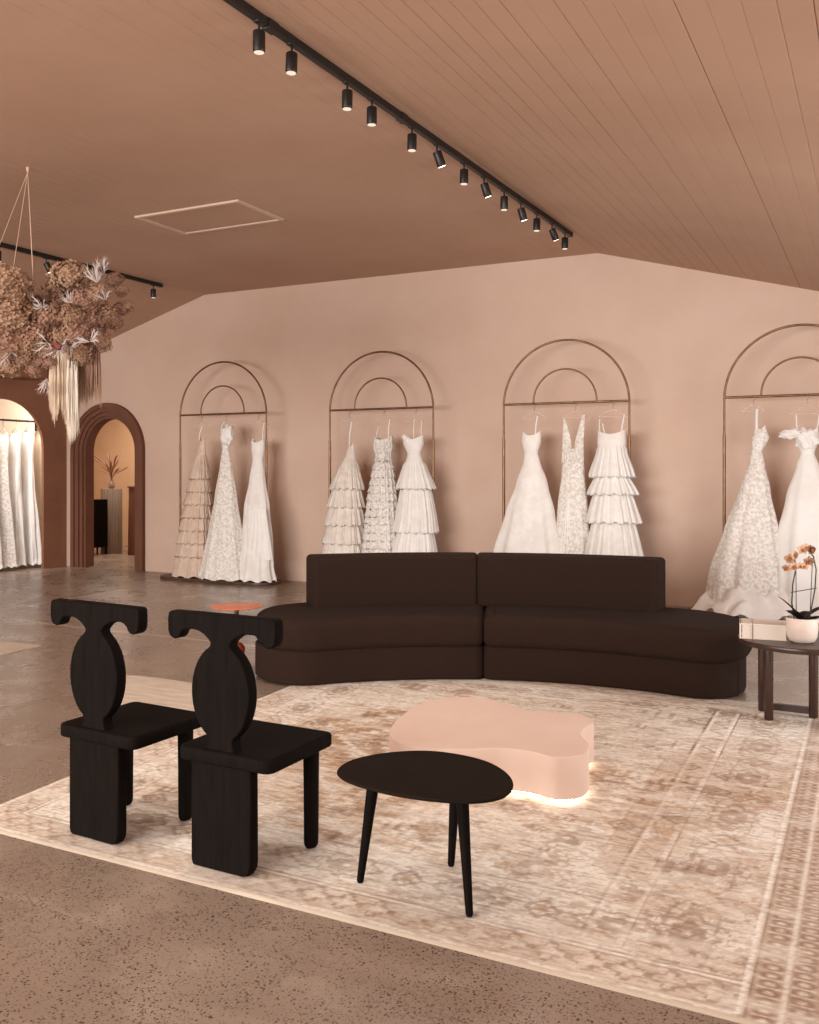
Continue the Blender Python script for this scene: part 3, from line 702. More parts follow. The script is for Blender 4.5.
def gown(name, label, group, x, y, rows, m, seed=0, depth=.55, folds=11, fold_amp=.05, tiers=None, flare=.03, parts=(), neck=.02, hemz=.04, sway=.02, ripple=34):
    """rows: [(z, half width, x offset)] top to bottom, in metres above floor"""
    t = empty(name, (x, y, 0), label, 'dress', group)
    rd = random.Random(seed)
    N = 120; zs = []; zt, zb = rows[0][0], rows[-1][0]
    nz = int((zt-zb)/.016)
    ph = [rd.uniform(0, 6.28) for _ in range(6)]
    tl = sorted(tiers or [], reverse=True)
    bm = BM(); rings = []
    def W(z):
        for (z0, w0, o0), (z1, w1, o1) in zip(rows, rows[1:]):
            if z >= z1:
                k = (z0-z)/(z0-z1) if z0 > z1 else 0; k = min(max(k, 0), 1); k2 = k*k*(3-2*k)*.5+k*.5
                return w0+(w1-w0)*k2, o0+(o1-o0)*k
        return rows[-1][1], rows[-1][2]
    levels = [zt-(zt-zb)*i/nz for i in range(nz+1)]
    ext = []
    for z in levels:
        ext.append((z, None))
    for tz in tl: ext += [(tz+.002, 'o'), (tz-.002, 'i')]
    ext.sort(key=lambda q: -q[0])
    for z, fl in ext:
        w, ox = W(z); f = (zt-z)/(zt-zb)
        add = 0; nxt = [q for q in tl if q <= z+.0001] if fl != 'i' else [q for q in tl if q < z-.01]
        if tl and z < tl[0]+.30 or (tl and nxt):
            ups = [q for q in tl if q > z+.0005]; hi = min(ups) if ups else tl[0]+.28
            lo = nxt[0] if nxt else zb
            if hi > lo and z <= hi: 
                k = (hi-z)/(hi-lo); add = flare*k**.8
                rip = .012+.010*k
            else: rip = 0
        else: rip = 0
        ring = []
        for j in range(N):
            a = 2*PI*j/N
            am = fold_amp*min(1, f*1.35)**1.3
            fo = am*(math.sin(folds*a+ph[0]+1.2*math.sin(2*f+ph[1])) + .5*math.sin((folds*1.7//1)*a+ph[2]-f*1.5) + .3*math.sin(3*a+ph[3]))
            r = w*(1+fo) + add
            if rip: r += rip*(math.sin(ripple*a+ph[4]+z*2)*.6 + .5*math.sin((ripple*.6//1)*a+ph[5]))
            dz = 0
            if z > zt-.06: dz = neck*(abs(math.sin(a*1.0))**2*(-1)+.5)*((z-(zt-.06))/.06) + .012*math.cos(2*a)*((z-(zt-.06))/.06)
            if fl == 'o': dz += .014*math.sin(ripple*.45//1*a+ph[1]) - .006
            if f > .97: dz += .012*math.sin(9*a+ph[2])
            dd = depth*(1-.25*f*0)
            px = ox + sway*math.sin(f*2.2+ph[3])*f + r*math.cos(a); py = r*dd*math.sin(a) - .10*f
            ring.append(bm.verts.new((px, py, max(z+dz, .041))))
        rings.append(ring)
    for A_, B_ in zip(rings, rings[1:]):
        for k in range(N): bm.faces.new([A_[k], A_[(k+1) % N], B_[(k+1) % N], B_[k]])
    obj('gown_body', bm, m, t, 180)
    for p in parts: p(t)
    return t
def strap(x0, z0, x1, z1, r=.006, m='silk', y=-.03):
    def f(t):
        bm = BM(); tube(bm, [(x0, y, z0), ((x0+x1)/2, y, (z0+z1)/2), (x1, 0, z1)], r, 8); obj('strap', bm, m, t, 60)
    return f
def drape(cx, cy, cz, rx, ry, rz, m='silk', seed=1, nm='bow', tilt=0):
    def f(t):
        bm = BM(); bmesh.ops.create_icosphere(bm, subdivisions=4, radius=1)
        for v in bm.verts:
            n_ = noise.noise(v.co*2.2+Vector((seed*3.1, 0, 0)))*.28 + .10*math.sin(v.co.x*9+v.co.z*5)
            v.co = Matrix.Rotation(tilt, 3, 'Y') @ Vector((v.co.x*rx*(1+n_), v.co.y*ry*(1+n_), v.co.z*rz*(1+n_))) + Vector((cx, cy, cz))
        obj(nm, bm, m, t, 180)
    return f
def panel(pts_l, pts_r, y0, y1, m='silk', nm='overlay', folds=5, amp=.012):
    """hanging cloth panel between two polylines of (x, z)"""
    def f(t):
        bm = BM(); n = 40; k = 24; G = []
        def ev(P, s):
            q = s*(len(P)-1); i = min(int(q), len(P)-2); u = q-i
            return P[i][0]+(P[i+1][0]-P[i][0])*u, P[i][1]+(P[i+1][1]-P[i][1])*u
        for i in range(n+1):
            s = i/n; a, b = ev(pts_l, s), ev(pts_r, s)
            G.append([bm.verts.new((a[0]+(b[0]-a[0])*j/k, y0+(y1-y0)*s-.02*math.sin(PI*j/k)+amp*s*math.sin(folds*2*PI*j/k+s*2), max(.045, a[1]+(b[1]-a[1])*j/k))) for j in range(k+1)])
        for a_, b_ in zip(G, G[1:]):
            for j in range(k): bm.faces.new([a_[j], a_[j+1], b_[j+1], b_[j]])
        obj(nm, bm, m, t, 180)
    return f
def train(cx, cy, w, d, h, m='veil', seed=3):
    def f(t):
        bm = BM(); nr, na = 16, 90; rings = []
        for i in range(nr+1):
            q = i/nr
            rings.append([bm.verts.new((cx+w*q*math.cos(a)*(1+.12*math.sin(5*a+seed)), cy+d*q*math.sin(a)*(1+.12*math.sin(4*a+seed)),
                max(.042, .05+h*(1-q**2.2)+.045*(1-q*.6)*math.sin(9*a+q*7+seed)*q+.13*noise.noise(Vector((math.cos(a)*q*5, math.sin(a)*q*5, seed)))*(1-q*.5)))) for a in [2*PI*k/na for k in range(na)]])
        for A_, B_ in zip(rings[1:], rings[2:]):
            for k in range(na): bm.faces.new([A_[k], A_[(k+1) % na], B_[(k+1) % na], B_[k]])
        c0 = bm.verts.new((cx, cy, .05+h))
        for k in range(na): bm.faces.new([c0, rings[1][k], rings[1][(k+1) % na]])
        bmesh.ops.remove_doubles(bm, verts=rings[0], dist=.001)
        obj('train', bm, m, t, 180)
    return f
DY = 8.93
G1, G2, G3, G4 = 'dresses on the rack nearest the doorway', 'dresses on the second rack', 'dresses on the third rack', 'dresses on the rack at the right edge'
def tl(z0, n, step): return [z0-step*k for k in range(n)]
# rack 1
gown('wedding_dress', 'blush tiered ruffle wedding dress on the left of the first rack', G1, -7.36, DY,
     [(1.70, .035, .03), (1.52, .06, .02), (1.30, .10, .01), (1.0, .15, 0), (.7, .19, -.02), (.35, .23, -.02), (.05, .25, -.02)], 'blush', 1, .6, 9, .03, tl(1.22, 7, .155), .03,
     (strap(.0, 1.68, .02, 1.86), panel([(-.05, 1.35), (-.2, .8), (-.34, .1)], [(.0, 1.35), (-.1, .8), (-.14, .1)], -.05, .02, 'veil', 'overlay')))
hanger(-7.34, DY, 1.84, .13, 'blush tiered dress on the first rack')
gown('wedding_dress', 'white lace wedding dress with draped shoulder in the middle of the first rack', G1, -6.93, DY-.03,
     [(1.82, .06, -.03), (1.72, .07, -.03), (1.58, .045, -.02), (1.4, .08, -.01), (1.0, .15, .0), (.6, .22, .01), (.25, .29, .02), (.05, .34, .03)], 'lace', 2, .6, 9, .05, None, 0,
     (drape(.03, -.04, 1.74, .075, .05, .12, 'silk', 2, 'draped_shoulder', .2), strap(-.07, 1.80, -.05, 1.90, .008)))
hanger(-6.95, DY-.03, 1.84, .13, 'white lace dress on the first rack')
gown('wedding_dress', 'white tulle wedding dress with gathered hip panel on the right of the first rack', G1, -6.48, DY,
     [(1.67, .085, -.02), (1.58, .09, -.02), (1.45, .07, -.02), (1.2, .11, -.01), (.9, .17, 0), (.5, .2, .03), (.2, .22, .03), (.05, .26, .03)], 'white', 3, .6, 10, .05, None, 0,
     (strap(-.08, 1.60, -.10, 1.69, .012), strap(.06, 1.66, .06, 1.88), panel([(-.06, .86), (-.08, .6), (-.11, .27)], [(.19, .88), (.24, .6), (.29, .30)], -.155, -.175, 'silk', 'gathered_panel', 6, .022)))
hanger(-6.5, DY, 1.85, .14, 'white tulle dress on the first rack')
# rack 2
gown('wedding_dress', 'ivory tiered wedding dress on the left of the second rack', G2, -5.27, DY,
     [(1.62, .025, .03), (1.5, .06, .02), (1.35, .11, .0), (1.1, .17, -.02), (.8, .20, -.03), (.4, .23, -.04), (.05, .25, -.04)], 'ivory', 4, .6, 9, .03, tl(1.12, 5, .2), .04, (strap(.02, 1.6, .03, 1.86, .008),))
hanger(-5.27, DY, 1.83, .13, 'ivory tiered dress on the second rack')
gown('wedding_dress', 'ivory ruched lace wedding dress in the middle of the second rack', G2, -4.83, DY,
     [(1.68, .10, -.01), (1.58, .105, -.01), (1.48, .075, .0), (1.3, .12, .0), (1.0, .17, 0), (.6, .21, 0), (.05, .27, 0)], 'lace', 5, .6, 9, .035, tl(1.42, 17, .085), .008,
     (strap(.07, 1.66, .07, 1.88),  strap(-.08, 1.66, -.07, 1.8, .004)))
hanger(-4.83, DY, 1.85, .13, 'ruched lace dress on the second rack')
gown('wedding_dress', 'white off-shoulder wedding dress with wide soft layers on the right of the second rack', G2, -4.45, DY,
     [(1.68, .115, -.02), (1.62, .12, -.02), (1.50, .075, -.01), (1.35, .12, .0), (1.1, .17, .02), (.8, .19, .03), (.4, .23, .02), (.05, .26, .02)], 'white', 6, .6, 8, .03, [1.13, .67, .15], .055,
     (drape(-.08, -.03, 1.66, .07, .05, .035, 'silk', 7, 'draped_shoulder', .7), strap(.0, 1.66, -.01, 1.88, .004), strap(.09, 1.66, .08, 1.86, .004)))
hanger(-4.44, DY, 1.85, .13, 'off-shoulder dress on the second rack')
# rack 3
gown('wedding_dress', 'white strapless ball gown with very full skirt on the left of the third rack', G3, -3.12, DY-.02,
     [(1.70, .095, -.01), (1.62, .10, -.01), (1.50, .07, -.01), (1.42, .085, .0), (1.2, .16, .01), (.9, .25, .0), (.5, .35, -.01), (.05, .42, -.02)], 'white', 8, .55, 7, .06, None, 0, (strap(.04, 1.68, .05, 1.87, .008),))
hanger(-3.10, DY-.02, 1.85, .13, 'white ball gown on the third rack')
gown('wedding_dress', 'ivory lace wedding dress with deep open neckline in the middle of the third rack', G3, -2.70, DY,
     [(1.56, .10, .0), (1.45, .105, .0), (1.3, .115, .0), (1.0, .15, .0), (.6, .18, .0), (.05, .22, 0)], 'lace', 9, .5, 8, .04, None, 0,
     (panel([(-.09, 1.84), (-.10, 1.55), (-.11, 1.40)], [(-.07, 1.84), (-.01, 1.62), (.0, 1.42)], -.055, -.06, 'lace', 'bodice'),
      panel([(.10, 1.87), (.03, 1.62), (.0, 1.42)], [(.13, 1.87), (.115, 1.6), (.115, 1.40)], -.055, -.06, 'lace', 'bodice'),
      panel([(-.035, 1.10), (-.09, .7), (-.16, .06)], [(-.02, 1.10), (.04, .7), (.13, .06)], -.09, -.16, 'silk', 'silk_slit')))
hanger(-2.68, DY, 1.85, .13, 'open-neck lace dress on the third rack')
gown('wedding_dress', 'white strapped wedding dress with ruffle tiers on the right of the third rack', G3, -2.32, DY,
     [(1.70, .135, -.0), (1.60, .14, .0), (1.48, .125, .0), (1.3, .15, .0), (1.1, .18, .01), (.8, .2, .02), (.4, .22, .03), (.05, .25, .03)], 'white', 10, .6, 8, .03, [1.27, 1.10, .83, .50, .2], .065,
     (strap(.10, 1.68, .12, 1.86, .007), strap(-.11, 1.68, -.12, 1.83, .005), strap(-.06, 1.68, -.09, 1.78, .005)))
hanger(-2.31, DY, 1.85, .14, 'ruffle tier dress on the third rack')
# rack 4
gown('wedding_dress', 'white embroidered tulle wedding dress with long train beside the sofa end', G4, -.99, DY-.04,
     [(1.72, .04, .03), (1.62, .075, .03), (1.50, .045, .0), (1.40, .065, .0), (1.15, .13, -.01), (.8, .22, -.03), (.4, .31, -.05), (.05, .36, -.05)], 'lace', 11, .6, 8, .07, None, 0,
     (strap(.0, 1.70, .0, 1.88, .012), train(-.03, -.10, .50, .34, .30, 'white', 3)))
hanger(-1.02, DY-.04, 1.86, .10, 'embroidered tulle dress on the right-hand rack')
gown('wedding_dress', 'white ball gown with a shoulder bow behind the orchid', G4, -.575, DY,
     [(1.69, .09, .0), (1.6, .095, .0), (1.48, .055, .0), (1.38, .09, .0), (1.1, .18, .0), (.7, .27, .0), (.3, .33, .02), (.05, .37, .02)], 'silk', 12, .6, 7, .06, None, 0,
     (drape(-.14, -.05, 1.65, .085, .04, .045, 'silk', 9, 'bow', -.1), drape(0, -.03, 1.60, .09, .05, .10, 'silk', 4, 'draped_bodice'), strap(-.08, 1.68, -.09, 1.82, .006), strap(.08, 1.68, .10, 1.82, .006)))
hanger(-.575, DY, 1.83, .14, 'bow ball gown on the right-hand rack')
gown('wedding_dress', 'white tulle wedding dress half cut off at the far right edge', G4, -.17, DY,
     [(1.66, .09, .0), (1.52, .07, .0), (1.2, .14, .0), (.7, .2, .0), (.05, .26, .0)], 'white', 14, .6, 8, .06, None, 0, (strap(0, 1.65, 0, 1.86),))

# ------------------------------------------------------------------ dressing room rail
t = empty('garment_rail', (-10.46, 8.2, 0), 'black square-tube garment rail in the bright dressing room', 'clothes rail')
bm = BM(); box(bm, -.012, .012, -2.39, 1.045, 1.98, 2.005); obj('hanging_rail', bm, 'black', t)
for y in (-1.6, .98):
    bm = BM(); box(bm, -.012, .012, y-.012, y+.012, 1.86, 2.005); obj('end_bracket', bm, 'black', t)
for yb in (-1.6, .85): pass
lab = ['plain white wedding dress hanging at the right end of the dressing-room rail', 'white long-sleeved wedding dress second from the right on the dressing-room rail', 'white satin wedding dress third from the right on the dressing-room rail',
       'white sleeved wedding dress fourth from the right on the dressing-room rail', 'white pleated wedding dress fifth from the right on the dressing-room rail', 'white wedding dress at the left picture edge in the dressing room']
for i in range(6):
    y = 9.06 - i*.21; zt_ = 1.86 - .03*(i % 3)
    gown('wedding_dress', lab[i], 'dresses in the dressing room', -10.46, y, [(zt_, .07, 0), (zt_-.1, .11, 0), (zt_-.35, .10, 0), (1.1, .14, 0), (.6, .2, .02), (.1, .25, .04), (.05, .26, .05)],
         ['silk', 'white', 'lace', 'silk', 'white', 'ivory'][i], 20+i, .42, 6, .09, None, 0,
         (panel([(.10, zt_-.04), (.13, 1.45), (.15, 1.05)], [(.10, zt_-.04), (.12, 1.45), (.12, 1.05)], -.02, -.07, 'white', 'sleeve'),) if i in (1, 3) else ())
    hanger(-10.46, y, zt_-.02, .1, ['plain right-end', 'long-sleeved', 'satin', 'sleeved', 'pleated', 'left-edge'][i] + ' dress in the dressing room', 1.99)

# ------------------------------------------------------------------ back room
t = empty('fluted_pedestal', (-10.9, 11.05, 0), 'grey fluted plaster pedestal seen through the dark arched doorway', 'pedestal')
bm = BM(); n = 160
rg = [[bm.verts.new(((.155+.010*abs(math.sin(10*a)))*w_*math.cos(a), (.155+.010*abs(math.sin(10*a)))*w_*math.sin(a), z)) for a in [2*PI*k/n for k in range(n)]] for z, w_ in ((0, .99), (.01, 1), (1.01, 1), (1.02, .98))]
for A_, B_ in zip(rg, rg[1:]):
    for k in range(n): bm.faces.new([A_[k], A_[(k+1) % n], B_[(k+1) % n], B_[k]])
bm.faces.new(rg[0][::-1]); bm.faces.new(rg[-1]); obj('column', bm, 'pedestal', t, 40)
v_ = empty('dried_bouquet', (-10.9, 11.05, 1.02), 'dried brown grass bouquet in a small vase on the fluted pedestal', 'bouquet')
bm = BM(); lathe(bm, [(.03, 0), (.05, .03), (.045, .09), (.02, .13), (.024, .15)], 20); obj('vase', bm, 'pedestal', v_, 60)
rd = random.Random(4)
for k in range(34):
    a = rd.uniform(0, 6.28); L = rd.uniform(.15, .46); sp = rd.uniform(.05, .34)
    bm = BM(); pts = [(sp*q*q*math.cos(a)*1.0, sp*q*q*math.sin(a), .13+L*q) for q in (0, .3, .6, .8, .9, 1)]
    tube(bm, pts, [.002, .002, .003, .010, .008, .002], 6); obj('grass_plume', bm, 'pampas', v_, 60)
t = empty('dark_cabinet', (-11.05, 10.72, 0), 'black slim console standing left of the fluted pedestal', 'cabinet')
t.location = (-10.80, 10.7, 0)
bm = BM(); box(bm, -.20, .02, -.15, .15, .12, .86, .006); obj('body', bm, 'black_wood', t)
for sx in (-.18, 0):
    for sy in (-.13, .13):
        bm = BM(); box(bm, sx-.01, sx+.01, sy-.01, sy+.01, 0, .125); obj('leg', bm, 'black_wood', t)
t = empty('brown_pedestal', (-10.37, 11.05, 0), 'brown round pedestal half hidden by the right side of the doorway', 'pedestal')
bm = BM(); lathe(bm, [(.13, 0), (.135, .01), (.12, 1.03), (.118, 1.04)], 40); obj('column', bm, 'arch', t, 40)
bm = BM(); lathe(bm, [(.14, 1.04), (.142, 1.045), (.142, 1.06), (.14, 1.065)], 40); obj('top_slab', bm, 'arch', t, 40)

# ------------------------------------------------------------------ track lighting
def track(x, y0, y1, label, joints=(), rz=0):
    t = empty('light_track', (x, (y0+y1)/2, 3.505), label, 'light track', 'ceiling light tracks', rz=rz); h_ = (y1-y0)/2
    bm = BM(); box(bm, -.018, .018, -h_, h_, -.015, .028, .003); obj('rail', bm, 'black', t)
    bm = BM(); box(bm, -.022, .022, h_-.03, h_+.01, -.017, .028, .003); obj('end_cap', bm, 'black', t)
    for j in joints:
        bm = BM(); box(bm, -.024, .024, j-(y0+y1)/2-.04, j-(y0+y1)/2+.04, -.02, .028, .003); obj('connector', bm, 'black', t)
    return t
track(-2.662, -1.0, 8.36, 'long black ceiling track running along the ridge above the sofa', (3.75, 5.1), -.022)
track(-7.60, 1.0, 8.50, 'black ceiling track behind the hanging flower cloud', (6.0,))
ordn = ['first', 'second', 'third', 'fourth', 'fifth', 'sixth', 'seventh', 'eighth', 'ninth', 'tenth', 'eleventh', 'twelfth', 'thirteenth']
spot_proto = {}
def spot(x, y, tilt, az, label, group, lit):
    key = lit
    t = empty('track_spotlight', (x, y, 3.492), label, 'spotlight', group)
    if key not in spot_proto:
        bm = BM(); tube(bm, [(0, 0, 0), (0, 0, -.058)], .006, 10); box(bm, -.016, .016, -.03, .03, -.008, .004, .002); a = obj('stem', bm, 'black', t, 50)
        bm = BM(); lathe(bm, [(.024, -.005), (.029, -.0), (.030, .003), (.030, .092), (.028, .096), (.02, .096)][::1], 28); 
        bmesh.ops.translate(bm, vec=(0, 0, -.093), verts=bm.verts); b = obj('housing', bm, 'black', t, 50)
        bm = BM(); lathe(bm, [(.022, -.0995), (.025, -.0985)], 24); c_ = obj('lens', bm, 'lens' if lit else 'lens_dim', b, 50)
        spot_proto[key] = (a, b, c_)
    else:
        a, b, c_ = spot_proto[key]
        a = a.copy(); C.objects.link(a); a.parent = t
        b2 = b.copy(); C.objects.link(b2); b2.parent = t; c2 = c_.copy(); C.objects.link(c2); c2.parent = b2; b = b2
    b.location = (0, 0, -.048)
    b.rotation_euler = (Matrix.Rotation(az, 4, 'Z') @ Matrix.Rotation(tilt, 4, 'X')).to_euler()
    return t
ys = [3.66, 3.93, 4.46, 4.73, 5.23, 5.58, 6.01, 6.36, 6.75, 7.1, 7.47, 7.85, 8.2]
tilts = {5: .42, 7: .4, 9: .35, 11: .5}
for i, y in enumerate(ys):
    ti = tilts.get(i, [.0, -.12, -.06, -.05, -.1, 0, -.08, 0, -.06, 0, -.1, 0, -.05][i])
    spot(-2.56-.022*(8.3-y), y, -ti if i in tilts else 0.0 + ti*.5, 2.6 if i in tilts else 0, ('black tilted' if i in tilts else 'black upright') + ' cylinder spotlight, ' + ordn[i] + ' from the near end of the ridge track', 'spotlights on the ridge track', i in tilts)
for i, (y, ti) in enumerate(((6.22, 0), (6.80, .45), (8.37, 0))):
    spot(-7.60, y, -ti, 2.6, ['black spotlight on the left track at the picture edge', 'lit tilted spotlight on the left track just left of the flower cloud', 'last black spotlight on the left track right of the flower cloud'][i], 'spotlights on the left track', i == 1)

# ------------------------------------------------------------------ hanging flower cloud
cam_s, cam_c = .4515, .8923
def at(px, py, dep):
    u = (px-409.5)/930
    return Vector((-cam_s*dep+u*cam_c*dep, cam_c*dep+u*cam_s*dep, 1.35+(468-py)/930*dep))
ctr = Vector((-5.62, 4.76, 2.5))
fc = empty('flower_cloud', ctr, 'hanging cloud of dried brown hydrangeas with long pale fringe', 'flower installation')
def head_mesh(seed, m):
    rd = random.Random(seed); bm = BM(); n = 330
    for i in range(n):
        ph_ = math.acos(1-2*(i+.5)/n); th_ = PI*(1+5**.5)*i
        d_ = Vector((math.cos(th_)*math.sin(ph_), math.sin(th_)*math.sin(ph_), math.cos(ph_)*.85))
        lump = 1+.34*noise.noise(d_*2.3+Vector((seed, 0, 0)))+rd.uniform(-.07, .05)
        p = d_*lump; nrm = (d_+Vector((rd.uniform(-.5, .5), rd.uniform(-.5, .5), rd.uniform(-.5, .5)))).normalized()
        u = nrm.orthogonal().normalized(); w_ = nrm.cross(u); rot = rd.uniform(0, 1.5); s = rd.uniform(.085, .125)
        for k in range(4):
            a = rot+k*PI/2; r_ = u*math.cos(a)+w_*math.sin(a); q = nrm.cross(r_)
            up = nrm*s*rd.uniform(.1, .55)
            vs = [p, p+r_*s*.6-q*s*.5+up*.5, p+r_*s*1.15+up, p+r_*s*.6+q*s*.5+up*.5]
            bm.faces.new([bm.verts.new(v) for v in vs])
    bmesh.ops.create_icosphere(bm, subdivisions=2, radius=.70, matrix=Matrix.Diagonal((1, 1, .82, 1)))
    o = obj('hydrangea_head', bm, m, fc); return o
protos = [head_mesh(k, ('hyd1', 'hyd2')[k % 2]) for k in range(4)]
heads = [(8,285,22,6.6),(-18,300,26,6.7),(12,318,24,6.4),(8,345,20,6.3),(70,275,19,6.7),(58,290,15,6.8),(84,285,12,6.8),(85,303,17,6.6),(97,296,13,6.6),(52,322,19,6.5),(72,318,16,6.5),(34,338,19,6.4),(26,345,17,6.35),
         (90,322,17,6.6),(104,316,15,6.7),(76,333,15,6.4),(62,338,13,6.4),(98,338,12,6.5),(103,344,9,6.5),(115,280,9,6.9),(122,291,7,6.9),(121,309,8,6.8),(128,306,6,6.8),(114,322,9,6.7),(22,358,14,6.35),(38,361,11,6.4),(10,366,12,6.4),
         (34,370,9,6.4),(80,354,12,6.4),(88,348,9,6.5),(46,352,11,6.4),(50,363,8,6.4),(-15,330,24,6.5),(-30,350,22,6.5),(-10,364,16,6.4),(60,305,16,6.8),(40,310,14,6.9),(30,320,13,6.9),(94,310,14,6.9),(70,300,17,7.0),
         (-45,320,28,6.8),(-60,345,25,6.6),(20,335,22,6.8),(50,340,18,6.8),(80,330,18,6.9),(5,310,25,7.0),(-30,290,24,7.0),(45,296,8,6.7),(16,300,14,6.5)]
rd = random.Random(9)
for i, (px, py, r_, dp) in enumerate(heads):
    if i < 4: o_ = protos[i]
    else: o_ = protos[i % 4].copy(); C.objects.link(o_); o_.parent = fc
    o_.location = at(px, py, dp)-ctr; rr = r_*dp/930*.98
    o_.scale = (rr, rr, rr*rd.uniform(.85, 1.05)); o_.rotation_euler = (rd.uniform(0, .6), rd.uniform(0, .6), rd.uniform(0, 6))
# bleached leaf sprays
for (px, py, n_, L, dz) in ((43,308,13,.11,.3),(70,303,10,.09,.6),(97,283,14,.15,1.2),(104,275,9,.13,1.3),(60,347,14,.13,-.2),(70,348,10,.12,-.1),(48,343,8,.12,.0),(90,342,8,.13,.1),(12,352,9,.12,-.3),(5,358,7,.1,-.5),(47,378,8,.12,-1.3),(2,308,6,.08,.3),(106,300,8,.1,.8)):
    bm = BM(); p0 = at(px, py, 6.22 if px < 95 else 6.5)-ctr
    for k in range(n_):
        a = rd.uniform(0, 6.28); dr_ = Vector((math.cos(a)*.8, -.35+math.sin(a)*.3, dz+rd.uniform(-.6, .6))).normalized()
        l_ = L*rd.uniform(.6, 1.1); s_ = dr_.cross(Vector((0, 1, .2))).normalized()*l_*.045
        mid_ = p0+dr_*l_*.5+Vector((0, 0, rd.uniform(-.01, .01)))
        bm.faces.new([bm.verts.new(v) for v in (p0, mid_+s_, p0+dr_*l_, mid_-s_)])
        for kk in range(3):
            b_ = p0+dr_*l_*(.3+.2*kk); e_ = b_+(dr_+s_.normalized()*(1 if kk % 2 else -1)*.8).normalized()*l_*.4
            w2 = dr_*l_*.03
            bm.faces.new([bm.verts.new(v) for v in (b_-w2, b_+w2, e_)])
    obj('bleached_spray', bm, 'leafw', fc, label='white bleached leaf spray')
bm = BM(); p0 = at(56, 346, 6.2)-ctr; bmesh.ops.create_icosphere(bm, subdivisions=2, radius=.035, matrix=Matrix.Translation(p0) @ Matrix.Diagonal((1.4, .6, .8, 1))); 
for v in bm.verts: v.co += Vector((0, 0, .012))*math.sin(v.co.x*90)
obj('red_bloom', bm, 'red', fc, label='dark red dried bloom')
# hanging fringes: bundles of thin strands with ragged ends
def fringe(pxa, pxb, pyt, ends, m, n_, dp, nm='fringe', lab_=None):
    bm = BM()
    for k in range(n_):
        q = (k+rd.random())/n_; px = pxa+(pxb-pxa)*q
        i = q*(len(ends)-1); j = min(int(i), len(ends)-2); ye = ends[j]+(ends[j+1]-ends[j])*(i-j) + rd.uniform(-14, 4)
        d2 = dp+rd.uniform(-.06, .06)
        a = at(px*.85+.15*(pxa+pxb)/2, pyt+rd.uniform(-6, 6), d2)-ctr; b = at(px+rd.uniform(-1, 1), ye, d2)-ctr
        w_ = rd.uniform(.0013, .003); s_ = Vector((math.cos(q*9), math.sin(q*9)*.6, 0))*w_
        t_ = Vector((0, w_, 0)); m1 = a.lerp(b, .5)+Vector((rd.uniform(-.006, .006), 0, 0))
        pts = [a, m1, b]
        tube(bm, pts, [w_, w_*1.1, w_*.3], 3, caps=False)
    obj(nm, bm, m, fc, None, lab_)
fringe(49, 70, 352, [405, 425, 408, 420, 430], 'fringe', 240, 6.45)
fringe(66, 79, 365, [425, 442, 438, 432], 'fringe_white', 150, 6.42, lab_='white fringe, the longest')
fringe(74, 100, 358, [428, 405, 408, 400, 402], 'fringe', 240, 6.55)
fringe(86, 101, 355, [400, 395, 406], 'fringe_brown', 140, 6.5, lab_='brown fringe')
# frame hidden inside the flowers and cords up to one ceiling hook
hook = Vector((-5.53, 4.78, 3.50))-ctr
bm = BM(); lathe(bm, [(.004, 3.50-2.5), (.009, 3.515-2.5), (.011, 3.535-2.5)], 16, (hook.x, hook.y)); obj('ceiling_hook', bm, 'cord', fc, 50)
for px, py, dp in ((35, 310, 6.7), (10, 290, 6.6), (-18, 290, 6.6), (34, 300, 7.0)):
    bm = BM(); tube(bm, [hook, at(px, py, dp)-ctr], .002, 6); obj('suspension_cord', bm, 'cord', fc, 60)
bm = BM(); tube(bm, [at(p, q, 6.75)-ctr for p, q in ((-50, 330), (-10, 330), (30, 325), (70, 322), (110, 312))], .03, 8); obj('branch', bm, 'stemm', fc, 60)

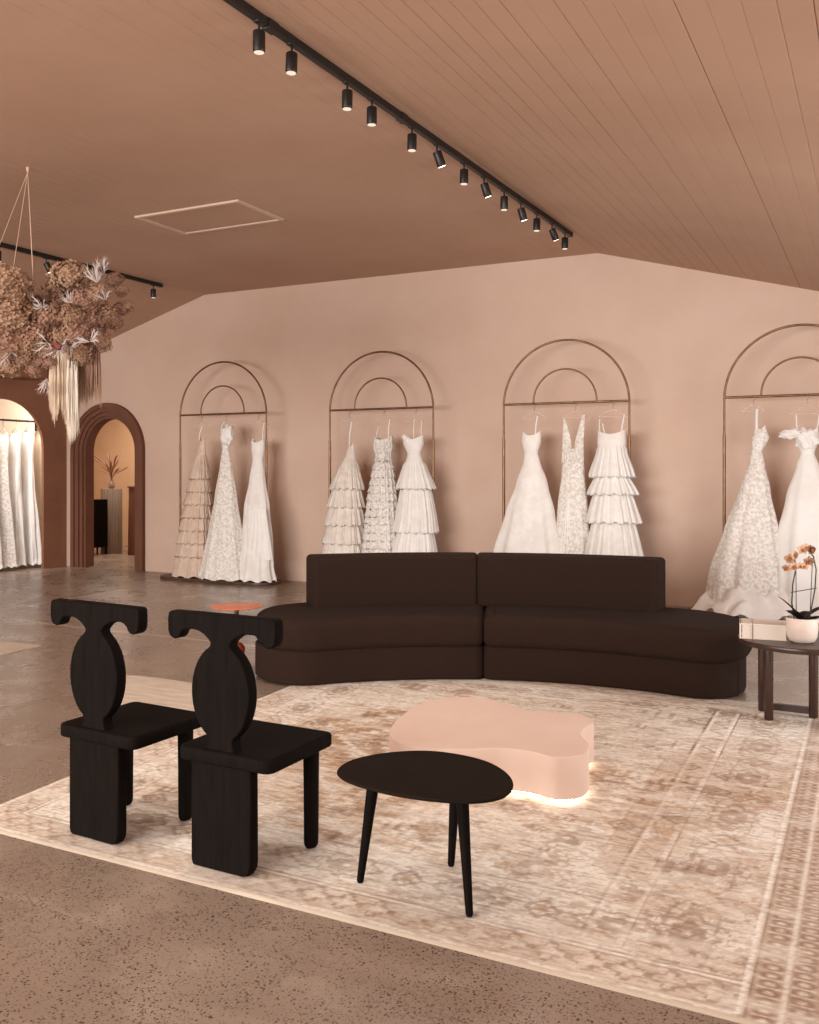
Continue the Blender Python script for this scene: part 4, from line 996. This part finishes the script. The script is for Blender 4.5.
# ------------------------------------------------------------------ lights
def area(name, loc, rot, sx, sy, power, col, spread=PI):
    l = bpy.data.lights.new(name, 'AREA'); l.shape = 'RECTANGLE'; l.size = sx; l.size_y = sy; l.energy = power; l.color = col; l.spread = spread
    o = bpy.data.objects.new(name, l); C.objects.link(o); o.location = loc; o.rotation_euler = rot; return o
area('added_daylight_front', (-4.75, FY+.5, 1.55), (PI/2-.35, 0, 0), 7.6, 2.3, 1010, (.985, .985, .965))  # broad daylight added behind the camera, source unseen
area('added_daylight_side', (RX-.04, 5.2, 1.2), (PI/2, 0, PI/2), 3.0, 1.7, 130, (.93, .97, 1))  # side light added to brighten the dresses on the right-hand rack
area('dressing_room_light', (-10.16, 8.1, 2.62), (0, .5, 0), .12, 2.0, 60, (1, .97, .93))
area('back_room_light', (-10.6, 10.8, 2.65), (0, 0, 0), 1.2, 1.0, 75, (1, .90, .78))
for i, (x, tx, p) in enumerate(((-7.6, -7.6, 14), (-7.6, -5.6, 14), (-2.6, -4.2, 19), (-2.6, -2.6, 19), (-2.6, -.9, 19))):
    l = bpy.data.lights.new('track_beam', 'SPOT'); l.energy = p; l.spot_size = 1.9; l.spot_blend = 1; l.color = (1, .84, .68); l.shadow_soft_size = .3
    o = bpy.data.objects.new('track_beam', l); C.objects.link(o); src = Vector((x, 6.5, 3.34)); o.location = src
    dv = Vector((tx, 9.1, 1.0))-src; o.rotation_euler = dv.to_track_quat('-Z', 'Y').to_euler()
for i, (x, y, p) in enumerate([(-2.67, 3.55, 1), (-2.66, 4.35, 1), (-2.63, 5.13, 1), (-2.61, 5.94, 1), (-2.6, 6.71, 1), (-2.7, 2.6, 1), (-2.72, 1.6, 1), (-2.75, .6, 1), (-7.6, 6.2, 1), (-7.6, 4.8, 1), (-7.6, 3.4, 1)]):
    l = bpy.data.lights.new('track_beam', 'SPOT'); l.energy = 42*p; l.spot_size = 2.3; l.spot_blend = 1; l.color = (1, .93, .86); l.shadow_soft_size = .12
    o = bpy.data.objects.new('track_beam', l); C.objects.link(o); o.location = (x, y, 3.30)
w = bpy.data.worlds.new('World'); bpy.context.scene.world = w; w.use_nodes = True
w.node_tree.nodes['Background'].inputs[0].default_value = (.9, .85, .8, 1); w.node_tree.nodes['Background'].inputs[1].default_value = .6

# ------------------------------------------------------------------ camera
cd = bpy.data.cameras.new('camera'); cam = bpy.data.objects.new('camera', cd); C.objects.link(cam)
cam.location = (0, 0, 1.35); cam.rotation_euler = (PI/2, 0, math.atan(.506))
cd.sensor_fit = 'VERTICAL'; cd.sensor_height = 36; cd.sensor_width = 36; cd.lens = 930*36/1024; cd.shift_y = -(512-468)/1024
cd.clip_start = .05
sc = bpy.context.scene; sc.camera = cam
sc.view_settings.view_transform = 'Standard'; sc.view_settings.look = 'None'; sc.view_settings.gamma = 1
sc.view_settings.use_curve_mapping = False; sc.view_settings.exposure = .06
